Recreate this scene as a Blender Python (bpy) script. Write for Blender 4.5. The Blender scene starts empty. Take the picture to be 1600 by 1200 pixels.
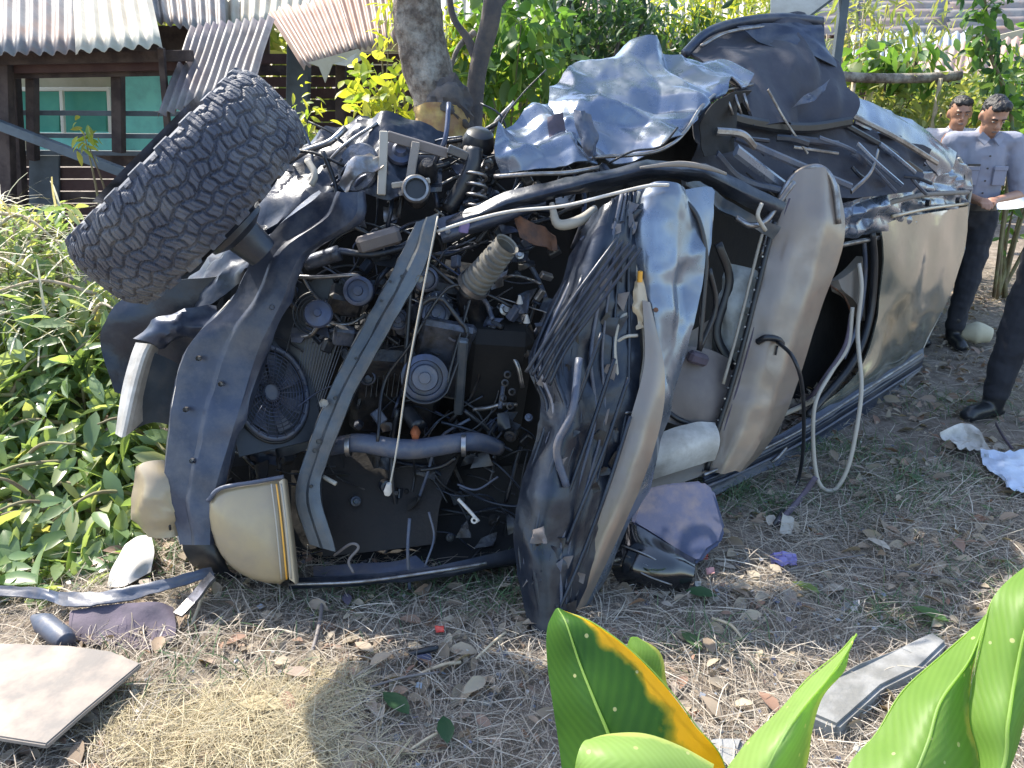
import bpy, bmesh, math, random
import numpy as np
from mathutils import Vector, Matrix, noise, Euler
from math import sin, cos, pi, radians
R = random.Random(7)
NR = np.random.RandomState(7)
SC = bpy.context.scene
COL = SC.collection
# ------------------------------------------------------------------ camera, world, sun, exposure
PITCH = radians(21.0); FPX = 1232.0; CH = 1.7
cd = bpy.data.cameras.new('camera'); cam = bpy.data.objects.new('camera', cd); COL.objects.link(cam)
cam.location = (0, 0, CH); cam.rotation_euler = (pi/2-PITCH, 0, 0)
cd.sensor_width = 36; cd.lens = 36*FPX/1600; cd.clip_start = .05; cd.clip_end = 500
SC.camera = cam
SUN_AZ = radians(-50); SUN_EL = radians(52)          # azimuth measured from +Y towards +X
SUNV = Vector((sin(SUN_AZ)*cos(SUN_EL), cos(SUN_AZ)*cos(SUN_EL), sin(SUN_EL)))
w = bpy.data.worlds.new('World'); SC.world = w; w.use_nodes = True
nt = w.node_tree; bg = nt.nodes['Background']
sky = nt.nodes.new('ShaderNodeTexSky'); sky.sky_type = 'NISHITA'; sky.sun_disc = False
sky.sun_elevation = SUN_EL; sky.sun_rotation = SUN_AZ; sky.air_density = 1.2; sky.dust_density = 1.5
nt.links.new(sky.outputs[0], bg.inputs[0]); bg.inputs[1].default_value = .15
sd = bpy.data.lights.new('sun', 'SUN'); sd.energy = 3.8; sd.angle = radians(.6); sd.color = (1, .93, .8)
so = bpy.data.objects.new('sun', sd); COL.objects.link(so); so.rotation_euler = SUNV.to_track_quat('Z', 'Y').to_euler()
SC.view_settings.view_transform = 'Standard'; SC.view_settings.look = 'None'
SC.view_settings.exposure = 1.55; SC.view_settings.gamma = 1
# ------------------------------------------------------------------ helpers
cP, sP = cos(PITCH), sin(PITCH)
def ray(px, py):
    v = (600-py)/FPX
    return Vector(((px-800)/FPX, cP+v*sP, -sP+v*cP))
def at(px, py, Y):
    d = ray(px, py); return Vector((0, 0, CH))+d*(Y/d.y)
def gnd(px, py, z=0):
    d = ray(px, py); return Vector((0, 0, CH))+d*((z-CH)/d.z)
def fbm(x, y, s=1.0, z=0.0): return noise.fractal(Vector((x*s, y*s, z)), 1.0, 2.0, 4)
def gh(x, y):
    h = .035*fbm(x, y, 1.3)+.012*fbm(x, y, 7, 3)
    if y > 6: h += .03*(y-6)
    return h
def link(o, parent=None):
    COL.objects.link(o)
    if parent is not None:
        o.parent = parent
        if parent.type == 'EMPTY': o.matrix_parent_inverse = Matrix.Translation(-parent.location)
    return o
def thing(name, label, cat, loc, group=None):
    o = bpy.data.objects.new(name, None); COL.objects.link(o); o.location = loc; o.empty_display_size = .1
    o['label'] = label; o['category'] = cat
    if group: o['group'] = group
    return o
def tag(o, label, cat, group=None, kind=None):
    if label: o['label'] = label
    if cat: o['category'] = cat
    if group: o['group'] = group
    if kind: o['kind'] = kind
    return o
def mesh(name, vs, fs, mat, parent=None, smooth=False, uvs=None):
    me = bpy.data.meshes.new(name); me.from_pydata([tuple(v) for v in vs], [], fs); me.update()
    if mat: me.materials.append(mat)
    if smooth: me.polygons.foreach_set('use_smooth', [True]*len(me.polygons))
    if uvs is not None:
        l = me.uv_layers.new(name='UVMap')
        idx = np.zeros(len(me.loops), dtype=np.int32); me.loops.foreach_get('vertex_index', idx)
        l.data.foreach_set('uv', np.array(uvs, dtype=np.float32)[idx].ravel())
    return link(bpy.data.objects.new(name, me), parent)
def bmo(name, bm, mat, parent=None, smooth=False):
    me = bpy.data.meshes.new(name); bm.to_mesh(me); bm.free()
    if mat: me.materials.append(mat)
    if smooth: me.polygons.foreach_set('use_smooth', [True]*len(me.polygons))
    return link(bpy.data.objects.new(name, me), parent)
def cr(p0, p1, p2, p3, t):
    return .5*((2*p1)+(p2-p0)*t+(2*p0-5*p1+4*p2-p3)*t*t+(3*p1-p0-3*p2+p3)*t**3)
def spline(pts, n):
    pts = [Vector(p) for p in pts]; out = []
    if len(pts) == 2: return [pts[0].lerp(pts[1], i/n) for i in range(n+1)]
    q = [pts[0]*2-pts[1]]+pts+[pts[-1]*2-pts[-2]]
    for i in range(len(pts)-1):
        for k in range(n): out.append(cr(q[i], q[i+1], q[i+2], q[i+3], k/n))
    out.append(pts[-1]); return out
def crease(p, s):
    w_ = noise.noise_vector(p*s*.8)*.35
    d, _ = noise.voronoi(p*s+w_, distance_metric='DISTANCE', exponent=2.5)
    return d[1]-d[0]
def sheet(name, rows, mat, parent=None, n=6, thick=.004, crump=0.0, cs=6.0, smooth=True, seed=0, soft=0.0, lin=False, fold=0.0, fd=(6, 2, 3)):
    """rows of control points -> smooth, dented metal sheet with thickness"""
    g = [[Vector(r[i]).lerp(Vector(r[i+1]), k/n) for i in range(len(r)-1) for k in range(n)]+[Vector(r[-1])] for r in rows] if lin else [spline(r, n) for r in rows]
    cols = list(zip(*g)); g2 = [spline(c, n) for c in cols]
    nu, nv = len(g2), len(g2[0])
    P = [[g2[i][j] for i in range(nu)] for j in range(nv)]
    N = [[None]*nu for _ in range(nv)]
    for j in range(nv):
        for i in range(nu):
            a = P[j][min(i+1, nu-1)]-P[j][max(i-1, 0)]; b = P[min(j+1, nv-1)][i]-P[max(j-1, 0)][i]
            m = a.cross(b); N[j][i] = m.normalized() if m.length > 1e-9 else Vector((0, -1, 0))
    so = Vector((seed*3.1, seed*1.7, seed*.9))
    top = []; uv = []
    for j in range(nv):
        for i in range(nu):
            p = P[j][i]; d = 0
            if crump: d += crump*(min(crease(p+so, cs), .5)-.2)*1.6 + crump*.25*(min(crease(p+so*2, cs*2.3), .4)-.2) + crump*.07*(min(crease(p+so*3, cs*5), .4)-.2)
            if fold:
                q_ = p.dot(Vector(fd))+1.3*noise.noise((p+so)*1.7); d += fold*(abs(q_-math.floor(q_)-.5)-.25)*2; q_ = p.dot(Vector((fd[2], -fd[0], fd[1])))*1.3+1.5*noise.noise((p-so)*2.3); d += fold*.6*(abs(q_-math.floor(q_)-.5)-.25)*2
            if soft: d += soft*noise.noise((p+so)*4)
            top.append(p+N[j][i]*d); uv.append((i/(nu-1), j/(nv-1)))
    nn = nu*nv
    bot = [top[k]-N[k//nu][k % nu]*thick for k in range(nn)]
    fs = []
    for j in range(nv-1):
        for i in range(nu-1):
            a = j*nu+i; fs.append((a, a+1, a+nu+1, a+nu)); fs.append((a+nn, a+nu+nn, a+nu+1+nn, a+1+nn))
    rim = [i for i in range(nu)]+[j*nu+nu-1 for j in range(1, nv)]+[(nv-1)*nu+i for i in range(nu-2, -1, -1)]+[j*nu for j in range(nv-2, 0, -1)]
    for k in range(len(rim)):
        a, b = rim[k], rim[(k+1) % len(rim)]; fs.append((b, a, a+nn, b+nn))
    o = mesh(name, top+bot, fs, mat, parent, smooth, uv+uv)
    if smooth:
        try: o.data.set_sharp_from_angle(angle=radians(28 if lin else 45))
        except Exception: pass
    return o
def tube(name, pts, r, mat, parent=None, n=6, sides=8, rib=0, ribn=1, flat=1.0, closed=False, rs=None, smooth=True):
    c = spline(pts, n) if n > 1 else [Vector(p) for p in pts]
    m = len(c); vs = []; fs = []
    T = [(c[min(i+1, m-1)]-c[max(i-1, 0)]).normalized() for i in range(m)]
    up = Vector((0, 0, 1)) if abs(T[0].z) < .9 else Vector((1, 0, 0))
    nrm = (up-T[0]*up.dot(T[0])).normalized()
    for i in range(m):
        nrm = (nrm-T[i]*nrm.dot(T[i])).normalized(); b = T[i].cross(nrm)
        rr = r if rs is None else np.interp(i/(m-1), np.linspace(0, 1, len(rs)), rs)
        if rib: rr += rib*(1 if (i//ribn) % 2 else -1)
        for k in range(sides):
            a = 2*pi*k/sides; vs.append(c[i]+nrm*cos(a)*rr+b*sin(a)*rr*flat)
    for i in range(m-1):
        for k in range(sides):
            a = i*sides+k; b_ = i*sides+(k+1) % sides; fs.append((a, b_, b_+sides, a+sides))
    if closed:
        for k in range(sides):
            a = (m-1)*sides+k; b_ = (m-1)*sides+(k+1) % sides; fs.append((a, b_, (k+1) % sides, k))
    else:
        fs.append(tuple(range(sides))[::-1]); fs.append(tuple((m-1)*sides+k for k in range(sides)))
    return mesh(name, vs, fs, mat, parent, smooth)
def hose(name, pts, r, rw, mat, parent=None): # hollow open-ended ribbed hose
    c = spline(pts, 14); return lathe_path(name, c, r, rw, mat, parent)
def lathe(name, prof, origin, axis, mat, parent=None, seg=28, smooth=True):
    """prof: list of (radius, height along axis)"""
    A = Vector(axis).normalized(); u = A.orthogonal().normalized(); v = A.cross(u); O = Vector(origin)
    vs = []; fs = []; m = len(prof)
    for k in range(seg):
        a = 2*pi*k/seg; d = u*cos(a)+v*sin(a)
        for (r, h) in prof: vs.append(O+A*h+d*max(r, 1e-4))
    for k in range(seg):
        k2 = (k+1) % seg
        for j in range(m-1): fs.append((k*m+j, k2*m+j, k2*m+j+1, k*m+j+1))
    o = mesh(name, vs, fs, mat, parent, smooth)
    if smooth:
        try: o.data.set_sharp_from_angle(angle=radians(35))
        except Exception: pass
    return o
def box(name, c, size, mat, parent=None, rot=(0, 0, 0), bev=.003, axes=None):
    bm = bmesh.new(); bmesh.ops.create_cube(bm, size=1)
    bmesh.ops.scale(bm, vec=size, verts=bm.verts)
    if bev: bmesh.ops.bevel(bm, geom=bm.edges[:], offset=min(bev, min(size)*.3), segments=1, affect='EDGES')
    M = Matrix(axes).transposed().to_4x4() if axes else Euler(rot).to_matrix().to_4x4()
    bmesh.ops.transform(bm, matrix=Matrix.Translation(c) @ M, verts=bm.verts)
    return bmo(name, bm, mat, parent)
def bar(name, a, b, wd, dp, mat, parent=None, side=None, bev=.003):
    a = Vector(a); b = Vector(b); z = (b-a).normalized(); s = Vector(side or (0, 1, 0)); x = s.cross(z)
    if x.length < 1e-4: x = Vector((1, 0, 0)).cross(z)
    x.normalize(); y = z.cross(x)
    return box(name, (a+b)/2, (wd, dp, (b-a).length), mat, parent, bev=bev, axes=(x, y, z))
def plate(name, pts, th, mat, parent=None, bev=.002, up=None, smooth=False):
    """polygon outline (3d points) extruded away by th along mean normal"""
    pts = [Vector(p) for p in pts]; c = sum(pts, Vector())/len(pts); n = Vector()
    for i in range(len(pts)): n += (pts[i]-c).cross(pts[(i+1) % len(pts)]-c)
    n.normalize()
    if n.dot(c-Vector((0, 0, CH))) < 0: n = -n
    bm = bmesh.new(); vs = [bm.verts.new(p) for p in pts]; f = bm.faces.new(vs)
    r = bmesh.ops.extrude_face_region(bm, geom=[f]); ev = [e for e in r['geom'] if isinstance(e, bmesh.types.BMVert)]
    bmesh.ops.translate(bm, vec=n*th, verts=ev)
    bmesh.ops.recalc_face_normals(bm, faces=bm.faces)
    if bev:
        try: bmesh.ops.bevel(bm, geom=bm.edges[:], offset=bev, segments=2, affect='EDGES')
        except Exception: pass
    return bmo(name, bm, mat, parent, smooth)
# ------------------------------------------------------------------ materials
def nodes(m):
    m.use_nodes = True; t = m.node_tree; return t, t.nodes, t.links, t.nodes['Principled BSDF']
def mat(name, col, rough=.5, metal=0.0, col2=None, ns=6.0, bump=0.0, bs=40.0, coat=0.0, dirt=None, dirt_amt=.0, dscale=3.0, rvar=.0, thr=(.4, .62)):
    m = bpy.data.materials.new(name); t, N, L, b = nodes(m)
    b.inputs['Base Color'].default_value = (*col, 1); b.inputs['Roughness'].default_value = rough
    b.inputs['Metallic'].default_value = metal; b.inputs['Coat Weight'].default_value = coat; b.inputs['Coat Roughness'].default_value = .12
    tc = N.new('ShaderNodeTexCoord'); out = None
    def nz(s, det=5, r=.6):
        n = N.new('ShaderNodeTexNoise'); n.inputs['Scale'].default_value = s; n.inputs['Detail'].default_value = det; n.inputs['Roughness'].default_value = r
        L.new(tc.outputs['Object'], n.inputs['Vector']); return n
    def ramp(src, a, c):
        r = N.new('ShaderNodeMapRange'); r.inputs[1].default_value = a; r.inputs[2].default_value = c; L.new(src, r.inputs[0]); return r.outputs[0]
    if col2:
        mx = N.new('ShaderNodeMix'); mx.data_type = 'RGBA'; mx.inputs[6].default_value = (*col, 1); mx.inputs[7].default_value = (*col2, 1)
        L.new(ramp(nz(ns).outputs[0], *thr), mx.inputs[0]); out = mx.outputs[2]
    if dirt:
        mx = N.new('ShaderNodeMix'); mx.data_type = 'RGBA'; mx.inputs[6].default_value = (*col, 1); mx.inputs[7].default_value = (*dirt, 1)
        if out: L.new(out, mx.inputs[6])
        n2 = nz(dscale, 9, .7); f = ramp(n2.outputs[0], .45, .7)
        ml = N.new('ShaderNodeMath'); ml.operation = 'MULTIPLY'; ml.inputs[1].default_value = dirt_amt; L.new(f, ml.inputs[0])
        L.new(ml.outputs[0], mx.inputs[0]); out = mx.outputs[2]
        r2 = N.new('ShaderNodeMath'); r2.operation = 'MULTIPLY_ADD'; r2.inputs[1].default_value = .75-rough if rough < .75 else 0; r2.inputs[2].default_value = rough
        L.new(ml.outputs[0], r2.inputs[0]); L.new(r2.outputs[0], b.inputs['Roughness'])
        if metal:
            r3 = N.new('ShaderNodeMath'); r3.operation = 'MULTIPLY_ADD'; r3.inputs[1].default_value = -metal; r3.inputs[2].default_value = metal
            L.new(ml.outputs[0], r3.inputs[0]); L.new(r3.outputs[0], b.inputs['Metallic'])
    if out: L.new(out, b.inputs['Base Color'])
    if bump:
        bp = N.new('ShaderNodeBump'); bp.inputs['Strength'].default_value = bump; bp.inputs['Distance'].default_value = .01
        L.new(nz(bs, 6).outputs[0], bp.inputs['Height']); L.new(bp.outputs[0], b.inputs['Normal'])
    return m
def leafmat(name, cols, rough=.4, trans=.45, vein=False):
    """cols picked by per-leaf random value"""
    m = bpy.data.materials.new(name); t, N, L, b = nodes(m)
    a = N.new('ShaderNodeAttribute'); a.attribute_name = 'rnd'; oi = N.new('ShaderNodeObjectInfo')
    ad = N.new('ShaderNodeMath'); ad.operation = 'ADD'; L.new(a.outputs['Fac'], ad.inputs[0]); L.new(oi.outputs['Random'], ad.inputs[1])
    fr = N.new('ShaderNodeMath'); fr.operation = 'FRACT'; L.new(ad.outputs[0], fr.inputs[0])
    r = N.new('ShaderNodeValToRGB'); L.new(fr.outputs[0], r.inputs[0])
    e = r.color_ramp.elements
    e[0].color = (*cols[0], 1); e[1].color = (*cols[-1], 1); e[1].position = 1
    for i, c in enumerate(cols[1:-1]): x = e.new((i+1)/(len(cols)-1)); x.color = (*c, 1)
    L.new(r.outputs[0], b.inputs['Base Color']); b.inputs['Roughness'].default_value = rough
    tr = N.new('ShaderNodeBsdfTranslucent'); mx = N.new('ShaderNodeMixShader'); mx.inputs[0].default_value = trans
    mc = N.new('ShaderNodeMix'); mc.data_type = 'RGBA'; mc.blend_type = 'MULTIPLY'; mc.inputs[0].default_value = 1; mc.inputs[7].default_value = (1.9, 1.75, .7, 1)
    L.new(r.outputs[0], mc.inputs[6]); L.new(mc.outputs[2], tr.inputs[0])
    L.new(b.outputs[0], mx.inputs[1]); L.new(tr.outputs[0], mx.inputs[2]); L.new(mx.outputs[0], N['Material Output'].inputs[0])
    return m
DUST = (.22, .18, .14)
M = {}
M['paint'] = mat('champagne_paint', (.27, .29, .26), .1, .75, col2=(.2, .23, .21), ns=3, coat=.8, dirt=DUST, dirt_amt=.22, dscale=7)
M['silver'] = mat('sky_tinted_door_paint', (.17, .205, .27), .27, .6, col2=(.12, .15, .2), ns=4, coat=.5, dirt=(.3, .28, .25), dirt_amt=.25, dscale=7)  # sky reflection on the front door put into the base colour
M['paint_sky'] = mat('sky_tinted_roof_paint', (.13, .165, .235), .22, .6, coat=.35, dirt=(.2, .2, .2), dirt_amt=.45, dscale=6)  # blue of the reflected sky painted into the body colour
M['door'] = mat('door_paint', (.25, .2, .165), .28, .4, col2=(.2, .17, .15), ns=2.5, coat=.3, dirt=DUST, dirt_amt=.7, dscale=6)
M['beam'] = mat('bumper_beam_paint', (.04, .053, .09), .38, .35, col2=(.026, .034, .058), ns=4, bump=.15, bs=25, dirt=(.15, .15, .155), dirt_amt=.5, dscale=6)
M['beam2'] = mat('support_rail_paint', (.085, .105, .13), .4, .4, col2=(.05, .062, .08), ns=5, bump=.12, bs=30, dirt=DUST, dirt_amt=.35, dscale=9)
M['dark'] = mat('dark_body_metal', (.012, .017, .03), .3, .3, col2=(.022, .03, .048), ns=6, bump=.25, bs=20, dirt=(.07, .07, .07), dirt_amt=.35, dscale=8)
M['black'] = mat('black_plastic', (.009, .011, .016), .35, 0, col2=(.018, .02, .026), ns=9, dirt=(.07, .065, .06), dirt_amt=.25, dscale=12)
M['cavity'] = mat('grimy_shaded_cavity', (.004, .004, .005), .8, 0, col2=(.009, .008, .008), ns=7, bump=.4, bs=15)  # near-black colour stands in for the shade inside the wreck
M['rubber'] = mat('tyre_rubber', (.042, .048, .072), .6, 0, col2=(.062, .068, .092), ns=14, bump=.3, bs=120, dirt=(.17, .165, .16), dirt_amt=.55, dscale=7)
M['steel'] = mat('bare_steel', (.3, .3, .31), .32, .85, col2=(.14, .13, .13), ns=15, bump=.2, bs=60, dirt=DUST, dirt_amt=.4, dscale=15)
M['alu'] = mat('cast_aluminium', (.08, .095, .135), .4, .5, col2=(.022, .026, .034), ns=12, bump=.35, bs=50, dirt=(.06, .05, .04), dirt_amt=.6, dscale=11)
M['engine'] = mat('oily_engine_casting', (.022, .025, .033), .38, .3, col2=(.01, .01, .012), ns=10, bump=.5, bs=35, dirt=(.1, .085, .07), dirt_amt=.4, dscale=14)
M['pulley'] = mat('pulley_metal', (.05, .065, .12), .4, .4, col2=(.03, .035, .05), ns=8, dirt=(.1, .09, .08), dirt_amt=.4, dscale=14)
M['rust'] = mat('rusty_metal', (.15, .07, .04), .75, .1, col2=(.07, .04, .03), ns=20, bump=.3)
M['lens'] = mat('fogged_headlight_lens', (.33, .26, .15), .3, 0, col2=(.27, .22, .15), ns=2.5, coat=.5, dirt=(.24, .19, .14), dirt_amt=.6, dscale=9)
M['lens_side'] = mat('lens_side_plastic', (.5, .4, .27), .3, 0, coat=.4)
M['white'] = mat('white_plastic', (.55, .53, .5), .45, 0, col2=(.4, .38, .35), ns=10, dirt=DUST, dirt_amt=.5, dscale=12)
M['cream'] = mat('cream_rubber_trim', (.36, .33, .28), .55, 0, col2=(.38, .35, .3), ns=20)
M['seat'] = mat('beige_seat_fabric', (.24, .21, .185), .9, 0, col2=(.22, .2, .18), ns=9, bump=.3, bs=90)
M['bag'] = mat('pale_airbag_cloth', (.5, .54, .54), .85, 0, col2=(.36, .38, .38), ns=14, bump=.4, bs=30)
M['card'] = mat('taupe_door_card', (.17, .15, .145), .6, 0, col2=(.13, .115, .115), ns=6, bump=.1, bs=80)
M['liner'] = mat('dark_headliner_felt', (.03, .033, .05), .75, 0, col2=(.045, .048, .065), ns=5, bump=.25, bs=30)
M['bluecap'] = mat('blue_grey_mirror_cap', (.055, .068, .13), .5, .1, col2=(.042, .052, .1), ns=4, dirt=DUST, dirt_amt=.35, dscale=9)
M['glass'] = mat('dark_glass', (.02, .025, .03), .06, .2, coat=1)
M['copper'] = mat('copper_fitting', (.6, .2, .09), .35, .7)
M['amber'] = mat('amber_plastic', (.75, .38, .06), .3, 0)
M['red'] = mat('red_plastic', (.5, .05, .04), .4)
M['yellowwood'] = mat('stripped_wood', (.47, .33, .11), .75, 0, col2=(.3, .17, .08), ns=9, bump=.5, bs=30)
M['bark'] = mat('grey_bark', (.2, .165, .14), .95, 0, col2=(.08, .062, .052), ns=22, bump=1, bs=55, dirt=(.42, .4, .36), dirt_amt=.75, dscale=9, thr=(.35, .6))
M['bark2'] = mat('shaded_dark_bark', (.07, .065, .07), .9, 0, col2=(.12, .1, .09), ns=12, bump=.8, bs=30)  # shade on the slim trunk painted into this dark tone
M['stem'] = mat('green_brown_stem', (.2, .19, .09), .7, 0, col2=(.14, .1, .06), ns=9)
M['drystem'] = mat('dry_stem', (.5, .42, .3), .8, 0, col2=(.33, .26, .18), ns=9)
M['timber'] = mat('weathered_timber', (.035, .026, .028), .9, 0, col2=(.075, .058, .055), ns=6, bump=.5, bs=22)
M['timber2'] = mat('maroon_boards', (.055, .03, .032), .9, 0, col2=(.08, .048, .046), ns=4, bump=.4, bs=22)
M['slate'] = mat('blue_grey_paint_timber', (.1, .13, .16), .75, 0, col2=(.07, .09, .11), ns=5)
M['turq'] = mat('turquoise_paint', (.25, .75, .68), .7, 0, col2=(.2, .66, .64), ns=3, dirt=(.2, .4, .36), dirt_amt=.5)
M['green'] = mat('dark_green_shutter', (.05, .3, .24), .6, 0, col2=(.07, .34, .26), ns=5)
M['plaster'] = mat('cream_plaster', (.5, .46, .34), .85, 0, col2=(.42, .38, .27), ns=4)
M['whitewood'] = mat('white_frame_paint', (.7, .72, .66), .6)
def tin(name, c, c2, rust, amt): return mat(name, c, .55, .1, col2=c2, ns=3, dirt=rust, dirt_amt=amt, dscale=2.5, bump=.15, bs=12)
M['tin_grey'] = tin('grey_tin', (.24, .23, .225), (.15, .145, .15), (.3, .15, .09), .6)
M['tin_pale'] = tin('pale_tin', (.44, .42, .35), (.36, .34, .28), (.3, .2, .13), .45)
M['tin_rust'] = tin('rusty_tin', (.3, .2, .16), (.33, .27, .23), (.26, .12, .08), .7)
M['tin_dark'] = tin('dark_tin', (.12, .105, .125), (.2, .19, .19), (.12, .09, .09), .6)
M['tin_blue'] = tin('blue_grey_tin', (.24, .28, .33), (.3, .33, .35), (.2, .2, .2), .3)
M['skin'] = mat('skin', (.38, .2, .13), .5, 0, col2=(.32, .165, .11), ns=14)
M['skin2'] = mat('pale_skin', (.45, .28, .19), .5, 0)
M['hair'] = mat('black_hair', (.012, .01, .012), .5, 0, bump=.6, bs=90)
M['shirt'] = mat('grey_uniform_shirt', (.25, .26, .33), .85, 0, col2=(.22, .23, .29), ns=6, bump=.3, bs=18)
M['shirt2'] = mat('pale_shirt', (.5, .48, .52), .85, 0, bump=.3, bs=18)
M['trouser'] = mat('black_trouser_cloth', (.017, .019, .028), .85, 0, bump=.5, bs=14)
M['boot'] = mat('black_boot_leather', (.012, .014, .018), .35, 0, bump=.2, bs=40)
M['paper'] = mat('white_paper', (.75, .78, .8), .7)
M['patch'] = mat('purple_patch_cloth', (.16, .08, .36), .7)
M['bagblue'] = mat('pale_blue_plastic_bag', (.45, .53, .68), .35, 0, col2=(.55, .62, .75), ns=8, bump=.5, bs=20)
M['board'] = mat('worn_dappled_board', (.34, .28, .235), .85, 0, col2=(.17, .155, .145), ns=5, bump=.25, bs=30, dirt=(.22, .2, .18), dirt_amt=.5, dscale=3)  # wear stains strengthened to stand in for dappled sun on the board
M['stone'] = mat('grey_kerb_stone', (.26, .26, .26), .9, 0, col2=(.15, .15, .145), ns=7, bump=.6, bs=30)
M['purple'] = mat('purple_grey_cloth', (.1, .08, .11), .85, 0, col2=(.07, .06, .08), ns=8, bump=.4, bs=20)
M['bluegrey'] = mat('blue_grey_trim', (.045, .06, .1), .45, 0, col2=(.075, .09, .13), ns=8, bump=.2, bs=30, dirt=DUST, dirt_amt=.4, dscale=12)
M['violet'] = mat('violet_foil', (.2, .17, .38), .35, .2)
M['pink'] = mat('pink_scrap', (.6, .3, .28), .6)
def straw_mat(name, cols, rough=.85):
    m = leafmat(name, cols, rough, .12); return m
M['straw'] = straw_mat('grey_dry_straw', [(.2, .17, .14), (.44, .39, .33), (.28, .24, .2), (.56, .51, .44), (.15, .12, .1), (.36, .31, .26)])
M['straw_y'] = straw_mat('yellow_dry_straw', [(.4, .34, .22), (.55, .48, .33), (.3, .25, .16), (.48, .43, .33)])
M['straw_p'] = straw_mat('pale_dry_stalks', [(.5, .46, .36), (.6, .56, .45), (.36, .34, .26), (.25, .28, .18)])
M['litter'] = straw_mat('dead_leaf_litter', [(.2, .15, .11), (.34, .28, .21), (.14, .11, .08), (.4, .34, .26), (.25, .18, .13), (.24, .14, .1), (.32, .29, .25)])
M['frag'] = leafmat('mixed_fragments', [(.02, .02, .025), (.3, .33, .38), (.05, .05, .07), (.12, .13, .2), (.4, .38, .33), (.02, .02, .02)], .25, .05)
M['grass'] = leafmat('short_green_grass', [(.06, .12, .06), (.1, .18, .08), (.05, .1, .06), (.15, .2, .1)], .6, .3)
M['leaf_big'] = leafmat('branch_pile_leaves', [(.15, .24, .12), (.24, .34, .17), (.1, .17, .07), (.32, .4, .25), (.18, .27, .13), (.42, .42, .24)], .28, .45)
M['leaf_dark'] = leafmat('dark_green_leaves', [(.03, .08, .04), (.06, .13, .05), (.03, .06, .05), (.09, .16, .06)], .4, .4)
M['leaf_mid'] = leafmat('mid_green_leaves', [(.07, .16, .05), (.12, .24, .06), (.06, .12, .05), (.2, .28, .08)], .4, .5)
M['leaf_yel'] = leafmat('yellow_green_leaves', [(.3, .36, .05), (.4, .42, .07), (.16, .26, .05), (.3, .3, .09)], .45, .5)
M['leaf_lime'] = leafmat('pale_lime_leaves', [(.2, .26, .09), (.28, .3, .12), (.12, .19, .07), (.33, .31, .15)], .45, .5)
# ground
def ground_mat():
    m = bpy.data.materials.new('trampled_soil'); t, N, L, b = nodes(m); tc = N.new('ShaderNodeTexCoord')
    def nz(s, d=8):
        n = N.new('ShaderNodeTexNoise'); n.inputs['Scale'].default_value = s; n.inputs['Detail'].default_value = d; n.inputs['Roughness'].default_value = .7; L.new(tc.outputs['Object'], n.inputs['Vector']); return n
    r = N.new('ShaderNodeValToRGB'); L.new(nz(9).outputs[0], r.inputs[0]); e = r.color_ramp.elements
    e[0].position = .3; e[0].color = (.1, .08, .065, 1); e[1].position = .72; e[1].color = (.33, .28, .24, 1); x = e.new(.5); x.color = (.19, .155, .125, 1)
    r2 = N.new('ShaderNodeMapRange'); r2.inputs[1].default_value = .55; r2.inputs[2].default_value = .7; L.new(nz(1.1, 5).outputs[0], r2.inputs[0])
    mx = N.new('ShaderNodeMix'); mx.data_type = 'RGBA'; L.new(r2.outputs[0], mx.inputs[0]); L.new(r.outputs[0], mx.inputs[6]); mx.inputs[7].default_value = (.15, .14, .1, 1)
    L.new(mx.outputs[2], b.inputs['Base Color']); b.inputs['Roughness'].default_value = .95
    bp = N.new('ShaderNodeBump'); bp.inputs['Strength'].default_value = .8; bp.inputs['Distance'].default_value = .02; L.new(nz(45).outputs[0], bp.inputs['Height']); L.new(bp.outputs[0], b.inputs['Normal'])
    return m
xs = np.concatenate([-np.geomspace(200, 3.2, 26), np.arange(-3, 4.6, .04), np.geomspace(4.7, 200, 26)])
ys = np.concatenate([-np.geomspace(60, .2, 10), np.arange(0, 7, .04), np.geomspace(7.1, 260, 40)])
nx = len(xs); V = [(x, y, gh(x, y) if abs(x) < 40 and y < 60 else .03*(min(y, 60)-6) if y > 6 else 0) for y in ys for x in xs]
mesh('ground', V, [(j*nx+i, j*nx+i+1, j*nx+nx+i+1, j*nx+nx+i) for j in range(len(ys)-1) for i in range(nx-1)], ground_mat(), smooth=True)['kind'] = 'structure'
# ------------------------------------------------------------------ instanced-in-one-mesh scatter
def leaf_tmpl(wd=.28, droop=.18, fold=.06, wave=0):
    st = [(.0, 0), (.18, .62), (.45, 1), (.75, .72), (1, 0)]
    v = [(0, 0, 0)]
    for i, (t, k) in enumerate(st[1:-1]):
        z = -droop*t*t; s = wave*(1 if i % 2 else -1)
        v += [(-wd/2*k, t, z+fold*k+s), (0, t, z), (wd/2*k, t, z+fold*k-s)]
    v.append((0, 1, -droop))
    f = [(0, 2, 1), (0, 3, 2)]
    for i in (0, 1):
        a = 1+3*i
        f += [(a, a+1, a+4), (a, a+4, a+3), (a+1, a+2, a+5), (a+1, a+5, a+4)]
    f += [(7, 8, 10), (8, 9, 10)]
    return np.array(v, float), np.array(f)
def straw_tmpl(wd=.02, bend=.12):
    v = []; f = []
    for i, t in enumerate((0, .33, .66, 1)):
        z = bend*sin(t*pi); x = .1*bend*sin(3*t); k = wd*(1-.5*t)
        v += [(x-k/2, t, z), (x+k/2, t, z)]
    for i in range(3): a = 2*i; f += [(a, a+1, a+3), (a, a+3, a+2)]
    return np.array(v, float), np.array(f)
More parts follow.
